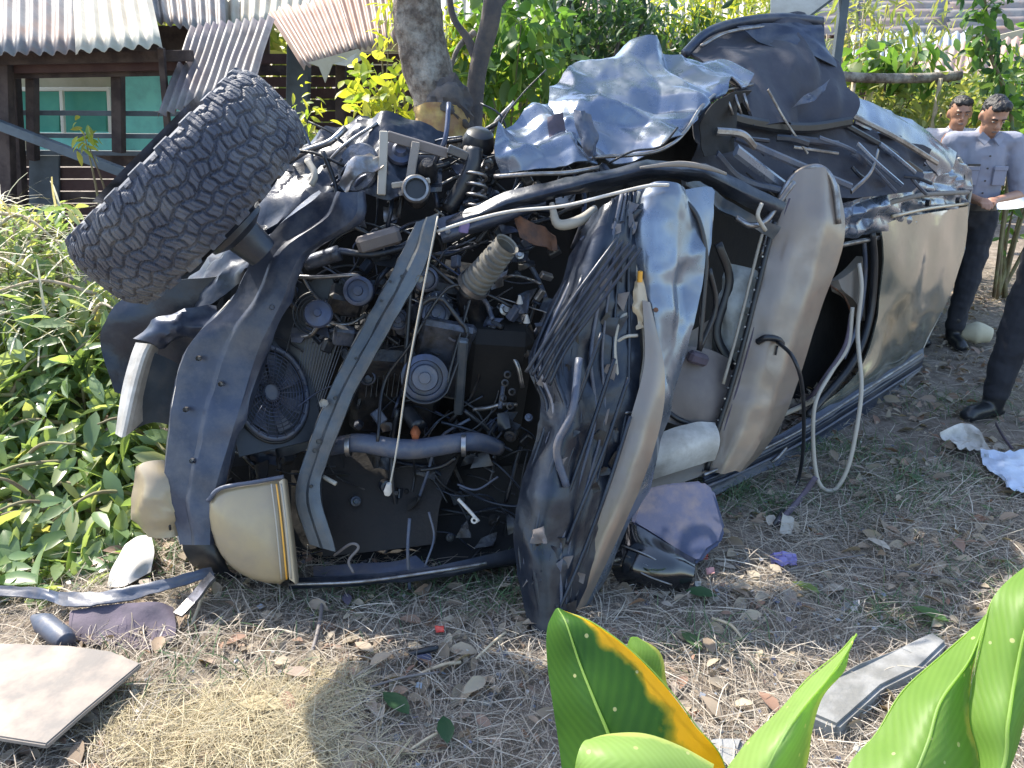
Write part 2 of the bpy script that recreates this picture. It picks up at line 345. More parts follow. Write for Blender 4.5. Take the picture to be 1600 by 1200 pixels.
def rotm(yaw, pit, roll):
    cy, sy, cp, sp, cr_, sr = np.cos(yaw), np.sin(yaw), np.cos(pit), np.sin(pit), np.cos(roll), np.sin(roll)
    Z = np.zeros_like(yaw); O = np.ones_like(yaw)
    Rz = np.array([[cy, -sy, Z], [sy, cy, Z], [Z, Z, O]]); Rx = np.array([[O, Z, Z], [Z, cp, -sp], [Z, sp, cp]]); Ry = np.array([[cr_, Z, sr], [Z, O, Z], [-sr, Z, cr_]])
    return np.einsum('ijn,jkn,kln->nil', Rz, Rx, Ry)
def scatter(name, tmpl, locs, yaw, pit, roll, size, material, parent=None, wscale=None):
    v, f = tmpl; n = len(locs); 
    if n == 0: return None
    Rm = rotm(yaw, pit, roll); tv = v[None]*np.ones((n, 1, 1))
    tv = tv*size[:, None, None]
    if wscale is not None: tv[:, :, 0] *= wscale[:, None]
    P = np.einsum('nij,nkj->nki', Rm, tv)+np.asarray(locs)[:, None, :]
    nv = len(v); P = P.reshape(-1, 3); F = (f[None]+(np.arange(n)*nv)[:, None, None]).reshape(-1, 3)
    me = bpy.data.meshes.new(name); me.vertices.add(len(P)); me.vertices.foreach_set('co', P.astype(np.float32).ravel())
    me.loops.add(F.size); me.loops.foreach_set('vertex_index', F.astype(np.int32).ravel())
    me.polygons.add(len(F)); me.polygons.foreach_set('loop_start', np.arange(0, F.size, 3, dtype=np.int32))
    me.update(calc_edges=True); me.materials.append(material)
    me.polygons.foreach_set('use_smooth', np.ones(len(F), dtype=bool))
    a = me.attributes.new('rnd', 'FLOAT', 'POINT'); a.data.foreach_set('value', np.repeat(NR.rand(n), nv).astype(np.float32))
    me.validate()
    o = link(bpy.data.objects.new(name, me), parent); return o
def leaf_objects(name, tmpl, locs, yaw, pit, roll, size, material, parent):
    v, f = tmpl; me = bpy.data.meshes.new(name); me.from_pydata([tuple(x) for x in v], [], [tuple(int(q) for q in x) for x in f]); me.materials.append(material)
    me.polygons.foreach_set('use_smooth', [True]*len(me.polygons))
    Rm = rotm(yaw, pit, roll)
    inv = Matrix.Translation(-parent.location)
    for i in range(len(locs)):
        o = bpy.data.objects.new(name, me); COL.objects.link(o); o.parent = parent; o.matrix_parent_inverse = inv
        Mx = Matrix([list(r) for r in Rm[i]]).to_4x4(); Mx.translation = Vector(locs[i]); o.matrix_basis = Mx @ Matrix.Scale(size[i], 4)
# ================================================================== HOUSES
def tin_sheet(name, q, waves, amp, m, parent, n=2, seed=0, th=.003, bent=.015):
    """corrugated sheet: q = TL, TR, BR, BL ; corrugation runs from top to bottom"""
    TL, TR, BR, BL = [Vector(p) for p in q]; nrm = (TR-TL).cross(BL-TL).normalized()
    nu = waves*6; nv = 7; top = []
    for j in range(nv):
        v = j/(nv-1)
        for i in range(nu+1):
            u = i/nu; p = TL.lerp(TR, u).lerp(BL.lerp(BR, u), v)
            if j in (0, nv-1): p = p+(BL-TL)*.012*noise.noise(Vector((u*9, seed, v*7)))
            top.append(p+nrm*(amp*cos(u*waves*2*pi)+bent*noise.noise(Vector((u*3, v*3, seed*5.3)))))
    N_ = len(top); bot = [p-nrm*th for p in top]; w_ = nu+1; fs = []
    for j in range(nv-1):
        for i in range(nu):
            a = j*w_+i; fs += [(a, a+1, a+w_+1, a+w_), (a+N_, a+w_+N_, a+w_+1+N_, a+1+N_)]
    for i in range(nu):
        a = (nv-1)*w_+i; fs += [(a, a+1, a+1+N_, a+N_), (i+1, i, i+N_, i+1+N_)]
    return mesh(name, top+bot, fs, m, parent, True)
def Q(*a): return [at(*p) for p in a]
# --- shack at the left
sh = thing('tin_roofed_shack', 'open wooden shack with turquoise walls and patched corrugated tin roof behind the big wheel', 'house', (-4.5, 8.5, .1))
tin_sheet('roof_sheet', Q((-140, -70, 8.6), (122, -70, 8.6), (120, 80, 7.0), (-140, 90, 7.0)), 13, .022, M['tin_grey'], sh, seed=1)
tin_sheet('roof_sheet', Q((110, -70, 8.55), (222, -70, 8.55), (253, 72, 6.93), (117, 83, 6.93)), 6, .02, M['tin_pale'], sh, seed=2)
tin_sheet('roof_sheet', Q((205, -60, 8.9), (350, -60, 8.9), (352, 58, 7.9), (222, 30, 7.9)), 9, .022, M['tin_grey'], sh, seed=3)
tin_sheet('roof_sheet', Q((320, -70, 9.4), (540, -70, 9.2), (520, 34, 8.3), (322, 46, 8.3)), 12, .024, M['tin_pale'], sh, seed=4)
tin_sheet('roof_sheet', Q((296, 44, 7.9), (427, 26, 7.6), (392, 142, 6.7), (244, 182, 6.9)), 11, .024, M['tin_dark'], sh, seed=5)
tin_sheet('roof_sheet', Q((418, 18, 8.1), (532, -10, 8.3), (560, 78, 7.4), (474, 106, 7.3)), 9, .022, M['tin_rust'], sh, seed=6)
tin_sheet('roof_sheet', Q((520, -20, 8.4), (645, -60, 8.6), (648, 62, 7.6), (552, 80, 7.5)), 10, .02, M['tin_rust'], sh, seed=7)
for k, (a, b, wd) in enumerate([((252, 75, 7.2), (262, 200, 7.3), .1), ((545, 78, 7.4), (560, 95, 7.4), .12)]): bar('broken_batten', at(*a), at(*b), .05, .05, M['timber'], sh)
plate('torn_roof_scrap', Q((480, 98, 7.2), (560, 76, 7.2), (572, 90, 7.2), (545, 104, 7.15), (520, 100, 7.2), (508, 130, 7.2), (498, 104, 7.2)), .01, M['tin_pale'], sh)
# beams under the eaves
for y0, y1, mm, Y in [(84, 98, 'timber', 7.35), (100, 112, 'timber2', 7.5), (114, 121, 'timber', 7.6)]:
    bar('eave_beam', at(-120, (y0+y1)/2+4, Y), at(300, (y0+y1)/2-4, Y), .09*(y1-y0)/14, .1, M[mm], sh, side=(0, 1, 0))
# back wall pieces
def wallq(name, x0, y0, x1, y1, Y, m, th=.06, par=sh): return plate(name, Q((x0, y0, Y), (x1, y0, Y), (x1, y1, Y), (x0, y1, Y)), th, m, par, bev=.004)
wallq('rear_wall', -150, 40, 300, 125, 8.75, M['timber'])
wallq('plaster_wall', -150, 118, 174, 252, 8.7, M['plaster'])
wallq('turquoise_wall', 176, 118, 330, 252, 8.65, M['turq'])
wallq('turquoise_panel', 45, 206, 176, 240, 8.55, M['turq'], .03)
for x0, x1 in ((-20, 22), (30, 93), (99, 166)): wallq('shutter', x0, 143, x1, 207, 8.6, M['green'], .04)
for x in (26, 96, 170): bar('window_mullion', at(x, 136, 8.5), at(x+4, 214, 8.5), .035, .04, M['whitewood'], sh)
bar('window_head', at(-20, 139, 8.5), at(172, 139, 8.5), .035, .05, M['whitewood'], sh)
for x, xb, y1, wd in ((20, 36, 345, .1), (50, 52, 250, .1), (184, 186, 238, .12)): bar('post', at(x, 88, 7.7), at(xb, y1, 7.7), wd*.75, .1, M['timber'], sh)
for x in (-60, 6): bar('post', at(x, 90, 7.4), at(x+8, 345, 7.4), .11, .1, M['timber'], sh)
for y in (176, 211, 238): bar('rail', at(-120, y-1, 7.85), at(300, y+2, 7.85), .045, .05, M['slate'], sh)
for i in range(9): wallq('low_wall_board', -150, 243+i*19, 400, 260+i*19, 7.95+.01*(i % 2), M['timber2'] if i % 3 else M['timber'], .03)
wallq('dark_door', 45, 243, 92, 350, 7.9, M['slate'], .03)
bar('bracing_pole', at(-20, 188, 7.2), at(200, 272, 7.2), .08, .08, M['slate'], sh)
for i in range(13):
    y0 = 84+i*18; wallq('wall_board', 395, y0, 680, y0+16, 8.3+.012*(i % 2), [M['timber2'], M['timber'], M['timber2']][i % 3], .03)
bar('post', at(468, 70, 7.9), at(462, 330, 7.9), .2, .12, M['slate'], sh)
bar('post', at(398, 120, 7.8), at(402, 330, 7.8), .1, .1, M['timber'], sh)
bar('post', at(534, 95, 8.0), at(530, 330, 8.0), .09, .1, M['timber'], sh)
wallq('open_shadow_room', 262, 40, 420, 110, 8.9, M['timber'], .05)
# --- pale roofed house beyond the tree
h2 = thing('pale_roofed_house', 'pale tin roofed house glimpsed between tree trunk and green shrubs', 'house', (0, 13, .4))
for i, x in enumerate(range(560, 1240, 110)):
    tin_sheet('roof_sheet', Q((x-8, -90, 15), (x+112, -90, 15), (x+108, 62, 12.6), (x-6, 66, 12.6)), 9, .03, M['tin_pale' if i % 3 else 'tin_rust'], h2, seed=20+i)
for i in range(10): wallq('wall_board', 560, 66+i*16, 1240, 81+i*16, 13.2+.015*(i % 2), M['plaster'] if i < 3 else M['timber2'], .04, h2)
# --- houses at the right
h3 = thing('grey_tin_roofed_house', 'house with broad grey and blue tin roof filling the upper right corner', 'house', (6.5, 11, .3))
for i, x in enumerate((1190, 1330, 1470, 1610)):
    tin_sheet('roof_sheet', Q((x, -80, 12.8), (x, -80, 12.8), (x+4, 47, 10.6), (x, 47, 10.6)) if False else Q((x+150, -80, 12.8), (x+150, 50, 10.6), (x, 56, 10.6), (x, -80, 12.8)), 11, .03, M['tin_grey'], h3, seed=30+i)
for i, x in enumerate((1330, 1420)):
    tin_sheet('lean_to_sheet', Q((x, 52, 10.5), (x+95, 50, 10.5), (x+92, 94, 9.6), (x, 96, 9.6)), 7, .02, M['tin_blue'], h3, seed=40+i)
bar('fascia_board', at(1440, 92, 9.5), at(1660, 40, 9.4), .12, .04, M['plaster'], h3)
for i in range(8): wallq('wall_board', 1220, 96+i*16, 1700, 110+i*16, 10.9+.012*(i % 2), M['timber' if i % 3 else 'timber2'], .04, h3)
wallq('cream_wall', 1260, 60, 1420, 120, 10.4, M['plaster'], .05, h3)
h4 = thing('rust_roofed_shed', 'low shed with pinkish rusty tin roof behind the police officers', 'shed', (6.3, 8.8, .2))
for i, x in enumerate((1428, 1510, 1592)):
    tin_sheet('roof_sheet', Q((x+14, 74-i*9, 9.2), (x+100, 66-i*9, 9.2), (x+90, 126, 7.9), (x, 120, 7.9)), 6, .018, M['tin_rust'], h4, seed=50+i)
for i in range(7): wallq('wall_board', 1470, 126+i*15, 1720, 140+i*15, 8.5+.012*(i % 2), M['timber'], .04, h4)
dk = plate('metal_awning', Q((1205, -20, 6.5), (1330, -25, 6.5), (1262, 26, 6.2), (1205, 30, 6.2)), .03, M['slate']); bar('post', at(1262, 0, 6.4), Vector((at(1262, 0, 6.4).x, 6.4, 0)), .06, .06, M['slate'], dk); bar('post', at(1322, -22, 6.45), Vector((at(1322, 0, 6.45).x, 6.45, 0)), .06, .06, M['slate'], dk); tag(dk, 'dark slanting awning corner above the raised car hatch', 'awning')
# ================================================================== TREES AND SHRUBS
LT = leaf_tmpl(.36, .2, .06); LN = leaf_tmpl(.2, .22, .03); LW = leaf_tmpl(.45, .2, .05)
def leaf_cloud(c, rad, n, rnd=NR, clumps=24, spread=.3):
    c = np.array(c); rad = np.array(rad)
    cc = rnd.normal(size=(clumps, 3)); cc /= np.linalg.norm(cc, axis=1)[:, None]; cc = cc*(rnd.rand(clumps, 1)**.4)*rad
    k = rnd.randint(0, clumps, n); off = rnd.normal(size=(n, 3))*spread*rad*.8
    P = cc[k]+off; P = P*np.minimum(1, 1.25/np.maximum(np.linalg.norm(P/rad, axis=1), 1e-3))[:, None]
    return c+P, c+cc
def orient(n, rnd=NR, droop=-.5):
    return rnd.rand(n)*2*pi, droop+rnd.normal(size=n)*.55, rnd.normal(size=n)*.7
def plant(name, label, cat, c, rad, n, size, m, tm=LT, group=None, stems=5, n_obj=0, root=None, clumps=24, spread=.3, bark='stem', sr=.012, zmin=.03):
    root = Vector(root) if root else Vector((c[0], c[1], gh(c[0], c[1])))
    t = thing(name, label, cat, root, group)
    P, cc = leaf_cloud(c, rad, n, clumps=clumps, spread=spread); P[:, 2] = np.maximum(P[:, 2], zmin)
    a, b, r = orient(n); s = size*(.6+.8*NR.rand(n))
    if n_obj:
        d = np.argsort(P[:, 1])[:n_obj]; leaf_objects('leaf', tm, P[d], a[d], b[d], r[d], s[d], m, t)
        k = np.setdiff1d(np.arange(n), d)
    else: k = np.arange(n)
    o = scatter('foliage', tm, P[k], a[k], b[k], r[k], s[k], m, t)
    if o: o['kind'] = 'stuff'
    for i in range(min(stems, len(cc))):
        e = Vector(cc[i]); mid = root.lerp(e, .5)+Vector((R.uniform(-.1, .1), R.uniform(-.1, .1), .1))
        tube('stem', [root+Vector((R.uniform(-.05, .05), R.uniform(-.05, .05), -.05)), mid, e], sr, M[bark], t, n=5, sides=6, rs=[sr*1.6, sr, sr*.4])
    return t
# main tree
def limb(a, b, r0, r1, t, m='bark', wig=.1, name='limb', sides=10):
    a = Vector(a); b = Vector(b); mid = [a.lerp(b, k)+Vector((R.uniform(-wig, wig), R.uniform(-wig, wig), R.uniform(-wig, wig)*.4)) for k in (.35, .7)]
    return tube(name, [a]+mid+[b], r0, M[m], t, n=7, sides=sides, rs=[r0, r1])
tr = thing('mottled_tree', 'thick mottled grey tree trunk with stripped yellow wood at its foot, behind the wreck', 'tree', (at(700, 420, 5).x, 5.0, 0))
def trunk():
    px = [(706, 640, .19), (702, 500, .175), (698, 360, .165), (692, 240, .16), (684, 170, .152), (668, 100, .14), (655, 30, .135), (650, -40, .13), (640, -160, .125), (622, -300, .12)]
    pts = [at(x, y, 5.0) for x, y, _ in px]; pts[0].z = min(pts[0].z, -.05)
    c = spline(pts, 14); rr = np.interp(np.linspace(0, 1, len(c)), np.linspace(0, 1, len(px)), [r for _, _, r in px]); S_ = 48; vs = []; fs = []
    for i, p in enumerate(c):
        for k in range(S_):
            a = 2*pi*k/S_; d = Vector((cos(a), sin(a), 0)); q = p+d*rr[i]
            vs.append(p+d*(rr[i]*(1+.16*noise.noise(Vector((q.x*5, q.y*5, q.z*3)))+.09*noise.noise(q*14)+.05*noise.noise(Vector((q.x*40, q.y*40, q.z*8))))))
    for i in range(len(c)-1):
        for k in range(S_): fs.append((i*S_+k, i*S_+(k+1) % S_, (i+1)*S_+(k+1) % S_, (i+1)*S_+k))
    mesh('trunk', vs, fs, M['bark'], tr, True); return c
tc_ = trunk(); topp = tc_[-1]
sheet('bare_wood', [[at(655, 168, 4.83), at(675, 160, 4.78), at(700, 165, 4.79), at(722, 172, 4.85)], [at(658, 195, 4.82), at(680, 192, 4.77), at(703, 194, 4.78), at(725, 196, 4.85)], [at(668, 216, 4.82), at(684, 222, 4.77), at(702, 222, 4.78), at(718, 214, 4.84)]], M['yellowwood'], tr, n=5, thick=.05, crump=.03, cs=14)
sheet('shaded_torn_bark', [[at(690, 128, 4.85), at(710, 118, 4.82), at(732, 150, 4.86)], [at(668, 160, 4.8), at(700, 150, 4.76), at(735, 178, 4.84)], [at(664, 172, 4.8), at(700, 176, 4.75), at(738, 215, 4.84)]], M['bark2'], tr, n=6, thick=.02, crump=.05, cs=14)  # dark patch of peeled bark, with the trunk's shadow painted into it
lims = [(topp, (-1.6, 5.6, 4.3)), (topp, (.9, 5.9, 4.6)), (topp, (-.5, 4.2, 4.9)), (topp, (-.3, 6.6, 5.2))]
for a, b in lims: limb(a, b, .09, .03, tr, name='branch')
pts_crown = []
def crown(c, rad, n, cl): P, _ = leaf_cloud(c, rad, n, clumps=cl, spread=.22); pts_crown.append(P)
crown((.3, 5.6, 4.9), (2.1, 1.6, 1.0), 1600, 30); crown((-1.3, 6.2, 5.1), (1.6, 1.3, .9), 650, 16); crown((2.2, 6.3, 4.9), (1.5, 1.3, .8), 420, 12)
P = np.concatenate(pts_crown); P = P[P[:, 2] > 3.3]; a, b, r = orient(len(P)); scatter('foliage', LW, P, a, b, r, .17*(.7+.6*NR.rand(len(P))), M['leaf_mid'], tr)['kind'] = 'stuff'
# thin trunks beside it
t2 = thing('slim_dark_tree', 'slim dark bluish trunk rising just right of the thick mottled trunk', 'tree', (at(736, 400, 5.3).x, 5.3, 0))
tube('trunk', [Vector((at(736, 400, 5.3).x, 5.3, -.05)), at(738, 260, 5.3), at(745, 120, 5.3), at(768, 20, 5.3), at(778, -120, 5.3)], .06, M['bark2'], t2, rs=[.07, .06, .055, .06, .045], sides=12)
tube('branch', [at(748, 100, 5.3), at(730, 60, 5.35), at(706, 20, 5.4), at(700, -60, 5.4)], .025, M['bark2'], t2, rs=[.035, .022, .018])
tube('branch', [at(742, 50, 5.4), at(716, 75, 5.35), at(700, 120, 5.3)], .02, M['bark'], t2, rs=[.022, .012])
tube('branch', [at(768, 20, 5.3), at(800, -20, 5.4), at(830, -60, 5.5)], .02, M['bark2'], t2, rs=[.03, .02])
def pc(px, py, Y): p = at(px, py, Y); return (p.x, p.y, p.z)
plant('yellow_green_shrub', 'bright yellow green shrub left of the thick tree trunk', 'shrub', pc(588, 150, 6.2), (.27, .3, .36), 260, .12, M['leaf_yel'], tm=LW, stems=5, n_obj=90, spread=.35)
plant('yellow_sapling', 'pale sapling with hanging leaves above the yellow green shrub', 'sapling', pc(612, 35, 6.4), (.14, .2, .3), 80, .12, M['leaf_yel'], tm=LN, stems=4, n_obj=50)
plant('small_bright_sprout', 'small bright sprout growing behind the top of the big wheel', 'plant', pc(480, 170, 6.5), (.09, .1, .28), 60, .08, M['leaf_yel'], stems=2, n_obj=30)
plant('small_bright_sprout', 'small leafy sprout at the shack railing left of the big wheel', 'plant', pc(135, 218, 6.8), (.08, .1, .16), 26, .1, M['leaf_yel'], stems=2, n_obj=26)
plant('dark_bushy_tree', 'dense dark green tree filling the top centre behind the crushed roof', 'tree', pc(900, 70, 8.2), (.95, .7, .75), 3200, .12, M['leaf_dark'], stems=12, clumps=50, spread=.2, bark='bark2', sr=.03)
plant('dark_bushy_tree', 'dark green tree rising behind the middle of the roof, right of the denser one', 'tree', pc(1060, 110, 8.6), (.8, .7, .55), 1500, .12, M['leaf_dark'], stems=8, clumps=30, spread=.25, bark='bark2', sr=.02)
plant('mid_green_shrub', 'mid green broad leaved shrub right of the slim dark trunk', 'shrub', pc(800, 110, 6.6), (.42, .4, .62), 520, .16, M['leaf_mid'], tm=LW, stems=6, n_obj=100)
plant('yellow_green_shrub', 'yellow green shrub low behind the left end of the roof', 'shrub', pc(790, 150, 7.2), (.4, .3, .35), 380, .11, M['leaf_yel'], stems=4, n_obj=60)
plant('yellow_green_tree', 'sunlit yellow green tree above the dark raised hatch', 'tree', pc(1110, 15, 9.0), (.85, .6, .34), 1000, .13, M['leaf_yel'], tm=LN, stems=8, clumps=30, spread=.3, bark='bark', sr=.02)
plant('yellow_green_shrub', 'yellow green shrub between slim trunk and thick trunk', 'shrub', pc(712, 110, 6.5), (.14, .2, .4), 200, .1, M['leaf_yel'], stems=3, n_obj=40)
plant('pale_lime_tree', 'loose pale lime tree between raised hatch and grey tin roof', 'tree', pc(1370, 60, 7.4), (.72, .5, .5), 560, .11, M['leaf_lime'], tm=LN, stems=14, clumps=34, spread=.24, bark='drystem', sr=.014)
plant('bright_green_shrub', 'bright broad leaved shrub in front of the blue tin roof', 'shrub', pc(1395, 95, 6.6), (.3, .25, .16), 130, .17, M['leaf_mid'], tm=LW, stems=5, n_obj=60)
plant('pale_lime_shrub', 'lime shrub behind the rear of the wreck, left of the officers', 'shrub', pc(1400, 175, 6.6), (.6, .4, .36), 800, .1, M['leaf_lime'], stems=8, n_obj=60, clumps=30)
plant('pale_lime_shrub', 'lime shrub behind the two officers heads', 'shrub', pc(1500, 165, 7.2), (.62, .4, .3), 560, .1, M['leaf_lime'], stems=8, n_obj=30, clumps=26)
plant('green_shrub', 'green shrub at right edge beside the officer reading papers', 'shrub', pc(1620, 210, 6.4), (.38, .4, .8), 900, .11, M['leaf_mid'], stems=6, n_obj=50, clumps=26)
plant('dark_green_shrub', 'dark green shrub in shade under the rusty shed eave', 'shrub', pc(1540, 150, 7.6), (.7, .3, .2), 500, .1, M['leaf_dark'], stems=4, clumps=20)
# hanging vine
vn = thing('climbing_vine', 'bluish green climbing vine hanging down at the upper right', 'vine', at(1560, 150, 5.9))
vp = [at(1530, -60, 6), at(1540, 20, 6), at(1546, 80, 5.95), at(1572, 150, 5.9), at(1580, 230, 6.0), Vector((at(1580, 400, 6).x, 6.1, .1))]
tube('stem', vp, .014, M['stem'], vn)
cs_ = spline(vp, 30); n = 300; ii = NR.randint(0, 118, n); P = np.array([cs_[i] for i in ii])+NR.normal(size=(n, 3))*[.07, .07, .05]
a, b, r = orient(n); s = .1*(.6+.7*NR.rand(n)); leaf_objects('leaf', LW, P[:120], a[:120], b[:120], r[:120], s[:120], M['leaf_dark'], vn); scatter('foliage', LW, P[120:], a[120:], b[120:], r[120:], s[120:], M['leaf_mid'], vn)['kind'] = 'stuff'
lg = tube('fallen_log', [at(1300, 118, 6.2), at(1360, 122, 6.2), at(1440, 122, 6.25), at(1500, 118, 6.3)], .035, M['bark'], None, sides=10); [tube('prop', [at(x_, 122, 6.23), Vector((at(x_, 122, 6.23).x+.03, 6.25, .0))], .018, M['drystem'], lg, sides=6) for x_ in (1335, 1470)]; tag(lg, 'thin grey horizontal log propped among the lime foliage', 'log')
# far wood
P = np.stack([NR.uniform(-26, 26, 16000), NR.uniform(22, 27, 16000), NR.uniform(0, 1, 16000)**.7*5.2], 1)
P[:, 2] *= 1+.25*np.sin(P[:, 0]*.9)+.12*np.sin(P[:, 0]*2.3)
a, b, r = orient(len(P)); tag(scatter('far_wood', LW, P, a, b, r, .6*(.6+.8*NR.rand(len(P))), M['leaf_lime']), None, None, kind='stuff')
# ---------------------------------------------------------------- pile of cut branches at the left
bp_ = thing('cut_branch_pile', 'heap of cut leafy branches piled left of the wreck under the wheel', 'branch pile', (-1.9, 3.0, 0))
def pile_pt():
    while True:
        px = R.uniform(-90, 262); py = R.uniform(318, 925)
        lim = 150 if py < 430 else (200 if py < 560 else (262 if py < 700 else 245))
        if py < 370 and px > 125: continue
        if px < lim-20*R.random(): return px, py
tgt = []; N_L = 3600
for i in range(N_L):
    px, py = pile_pt(); k = (925-py)/600; Y = 2.36+1.5*k+R.uniform(-.02, .32)*(1+k)
    tgt.append(tuple(at(px, py, Y)))
P = np.array(tgt); P[:, 2] = np.maximum(P[:, 2], .02)
n = len(P); a = NR.rand(n)*2*pi; b = -.45+NR.normal(size=n)*.45; r = NR.normal(size=n)*.6; s = .15*(.5+.75*NR.rand(n))
s *= np.where(P[:, 2] > .8, .62, 1.05)
sc = P[:, 1]-.25*P[:, 2]; d = np.argsort(sc)[:300]; k = np.setdiff1d(np.arange(n), d)
leaf_objects('leaf', LT, P[d], a[d], b[d], r[d], s[d], M['leaf_big'], bp_)
scatter('foliage', LT, P[k], a[k], b[k], r[k], s[k], M['leaf_big'], bp_)['kind'] = 'stuff'
n = 520; kk = np.where(P[:, 2] > .6)[0]; kk = NR.choice(kk, n); a2 = NR.rand(n)*2*pi
scatter('dry_twigs', straw_tmpl(.04, .07), P[kk]+[0, -.05, .03], a2, NR.normal(size=n)*.35, np.zeros(n), .12+.2*NR.rand(n), M['straw_p'], bp_)['kind'] = 'stuff'
for i in range(46):
    px, py = pile_pt(); py = min(py, 800); k_ = (925-py)/600; Y = 2.45+1.5*k_; p = at(px, py, Y); e = p+Vector((R.uniform(-.45, .45), R.uniform(-.3, .2), R.uniform(-.3, .18)))
    e.z = max(e.z, .03); tube('branch', [p, p.lerp(e, .5)+Vector((0, 0, .06)), e], .008, M['drystem' if py < 560 else 'stem'], bp_, n=5, sides=6, rs=[.011, .004])
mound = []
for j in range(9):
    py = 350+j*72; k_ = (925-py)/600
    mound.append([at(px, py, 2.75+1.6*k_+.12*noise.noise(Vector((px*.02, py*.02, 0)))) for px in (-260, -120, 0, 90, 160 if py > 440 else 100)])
sheet('shaded_core_sheet', mound, M['stem'], bp_, n=3, thick=.03, crump=.08)  # added backing sheet for the shaded core behind the leaves
# ================================================================== THE WRECK
car = thing('wrecked_car', 'crushed silver grey people carrier, nose torn open with engine exposed and doors hanging', 'car', (.4, 3.3, 0))
def YF(py): return 2.45+(905-py)/715*.5
def F(px, py, off=0): return at(px, py, YF(py)+off)
def S(px, py, off=0):
    d = ray(px, py); u, c, w_ = d.x, d.y, d.z; t = (2.24+off+.12*CH)/(c-.92*u-.12*w_); return Vector((0, 0, CH))+d*t
def YD(py): return 2.27+(945-py)/655*.5
def D(px, py, off=0): return at(px, py, YD(py)+off)
def YH(py): return 2.1+(1015-py)/700*.55
def H(px, py, off=0): return at(px, py, YH(py)+off)
def YR(py): return 3.02+(730-py)/460*.33
def RD(px, py, off=0): return at(px, py, YR(py)+off)
# ---- added dark shell standing in for the shaded interior behind everything (engine bay, cabin)
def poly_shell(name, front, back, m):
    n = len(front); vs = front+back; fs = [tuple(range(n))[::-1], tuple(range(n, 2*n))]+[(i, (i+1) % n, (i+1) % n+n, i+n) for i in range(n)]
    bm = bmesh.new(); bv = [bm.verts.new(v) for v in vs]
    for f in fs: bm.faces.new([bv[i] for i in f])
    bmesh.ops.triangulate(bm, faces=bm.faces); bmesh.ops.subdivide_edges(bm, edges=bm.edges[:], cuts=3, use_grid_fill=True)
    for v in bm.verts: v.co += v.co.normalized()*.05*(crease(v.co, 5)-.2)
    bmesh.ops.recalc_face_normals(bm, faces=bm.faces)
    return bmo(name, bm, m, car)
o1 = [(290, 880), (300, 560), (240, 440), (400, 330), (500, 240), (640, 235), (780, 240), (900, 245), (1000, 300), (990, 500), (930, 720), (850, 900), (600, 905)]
poly_shell('bay_shade_hull', [F(x, y, .34) for x, y in o1], [F(x+(650-x)*.2+90, y+(560-y)*.25, 1.1) for x, y in o1], M['cavity'])
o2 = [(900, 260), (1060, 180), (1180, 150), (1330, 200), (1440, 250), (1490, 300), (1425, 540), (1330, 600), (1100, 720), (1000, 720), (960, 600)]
poly_shell('cabin_shade_hull', [S(x, y, .42) for x, y in o2], [S(x+(1200-x)*.25, y+(450-y)*.25, 1.35) for x, y in o2], M['cavity'])
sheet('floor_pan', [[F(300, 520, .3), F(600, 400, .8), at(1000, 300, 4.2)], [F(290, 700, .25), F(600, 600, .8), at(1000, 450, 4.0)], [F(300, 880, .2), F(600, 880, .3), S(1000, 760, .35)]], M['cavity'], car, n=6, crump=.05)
# ---- wheel
UPc = Vector((0, sP, cP)); FWc = Vector((0, cP, -sP)); RTc = Vector((1, 0, 0))
wc = at(295, 292, 2.36); wax = (RTc*.70-UPc*.69+FWc*.52).normalized(); WR, WW = .378, .235
wheel = lathe('wheel', [(.02, -.05), (.13, -.05), (.14, .0), (.13, .08), (.03, .08)], wc, wax, M['steel'], car, seg=24)
def tyre():
    nA, nW = 900, 84; u = wax.orthogonal().normalized(); v = wax.cross(u); vs = []; fs = []
    prof = []
    for j in range(nW):
        t = j/(nW-1)*2-1
        prof.append(t)
    for i in range(nA):
        a = 2*pi*i/nA; d = u*cos(a)+v*sin(a)
        for t in prof:
            # tread section then sidewall
            if abs(t) < .72:
                s = t/.72; h = s*WW*.5; r = WR-.028*abs(s)**4
                zz = (s*.5+.5)*6+.22*sin(a*WR/.05*2*pi*.5)+.12*noise.noise(Vector((a*WR*30, s*3, 0))); row = math.floor(zz); fy = zz-row
                X = a*2*pi*WR/2/pi/.034+.9*abs(s)+.5*(row % 2)+.18*noise.noise(Vector((a*WR*22, s*5, 4))); fx = X-math.floor(X)
                d_ = min(min(fx, 1-fx)*.034, min(fy, 1-fy)*.033); g = min(1, max(0, (d_-.0018)/.0028)); r -= .0085*(1-g)
                if .42 < fx < .52 and g > .9: r -= .002
            else:
                s = (abs(t)-.72)/.28; h = math.copysign(WW*.5+.004-.03*(s*s)+.012*sin(s*pi), t); r = WR-.028-(WR-.028-.205)*s
                lug = 1 if (int(a*46/(2*pi)*1.0) % 2) else 0
                if s < .22: h += math.copysign(.008*lug, t)
            vs.append(wc+wax*h+d*r)
    for i in range(nA):
        i2 = (i+1) % nA
        for j in range(nW-1): fs.append((i*nW+j, i2*nW+j, i2*nW+j+1, i*nW+j+1))
    mesh('tyre', vs, fs, M['rubber'], wheel, False)
tyre()
lathe('rim', [(.21, -.15), (.2, -.13), (.17, -.1), (.165, .1), (.2, .13), (.215, .15), (.19, .15), (.15, .06), (.05, .04)], wc, wax, M['alu'], wheel)
lathe('hub', [(.0, .28), (.05, .28), (.06, .2), (.1, .18), (.11, .08), (.03, .06)], wc, wax, M['dark'], car)
tube('drive_shaft', [wc+wax*.1, F(430, 430, .1), F(560, 500, .3)], .03, M['dark'], car, sides=12)
tube('control_arm', [wc+wax*.2, F(420, 360, .1), F(520, 330, .2)], .025, M['dark'], car, rs=[.03, .022, .03])
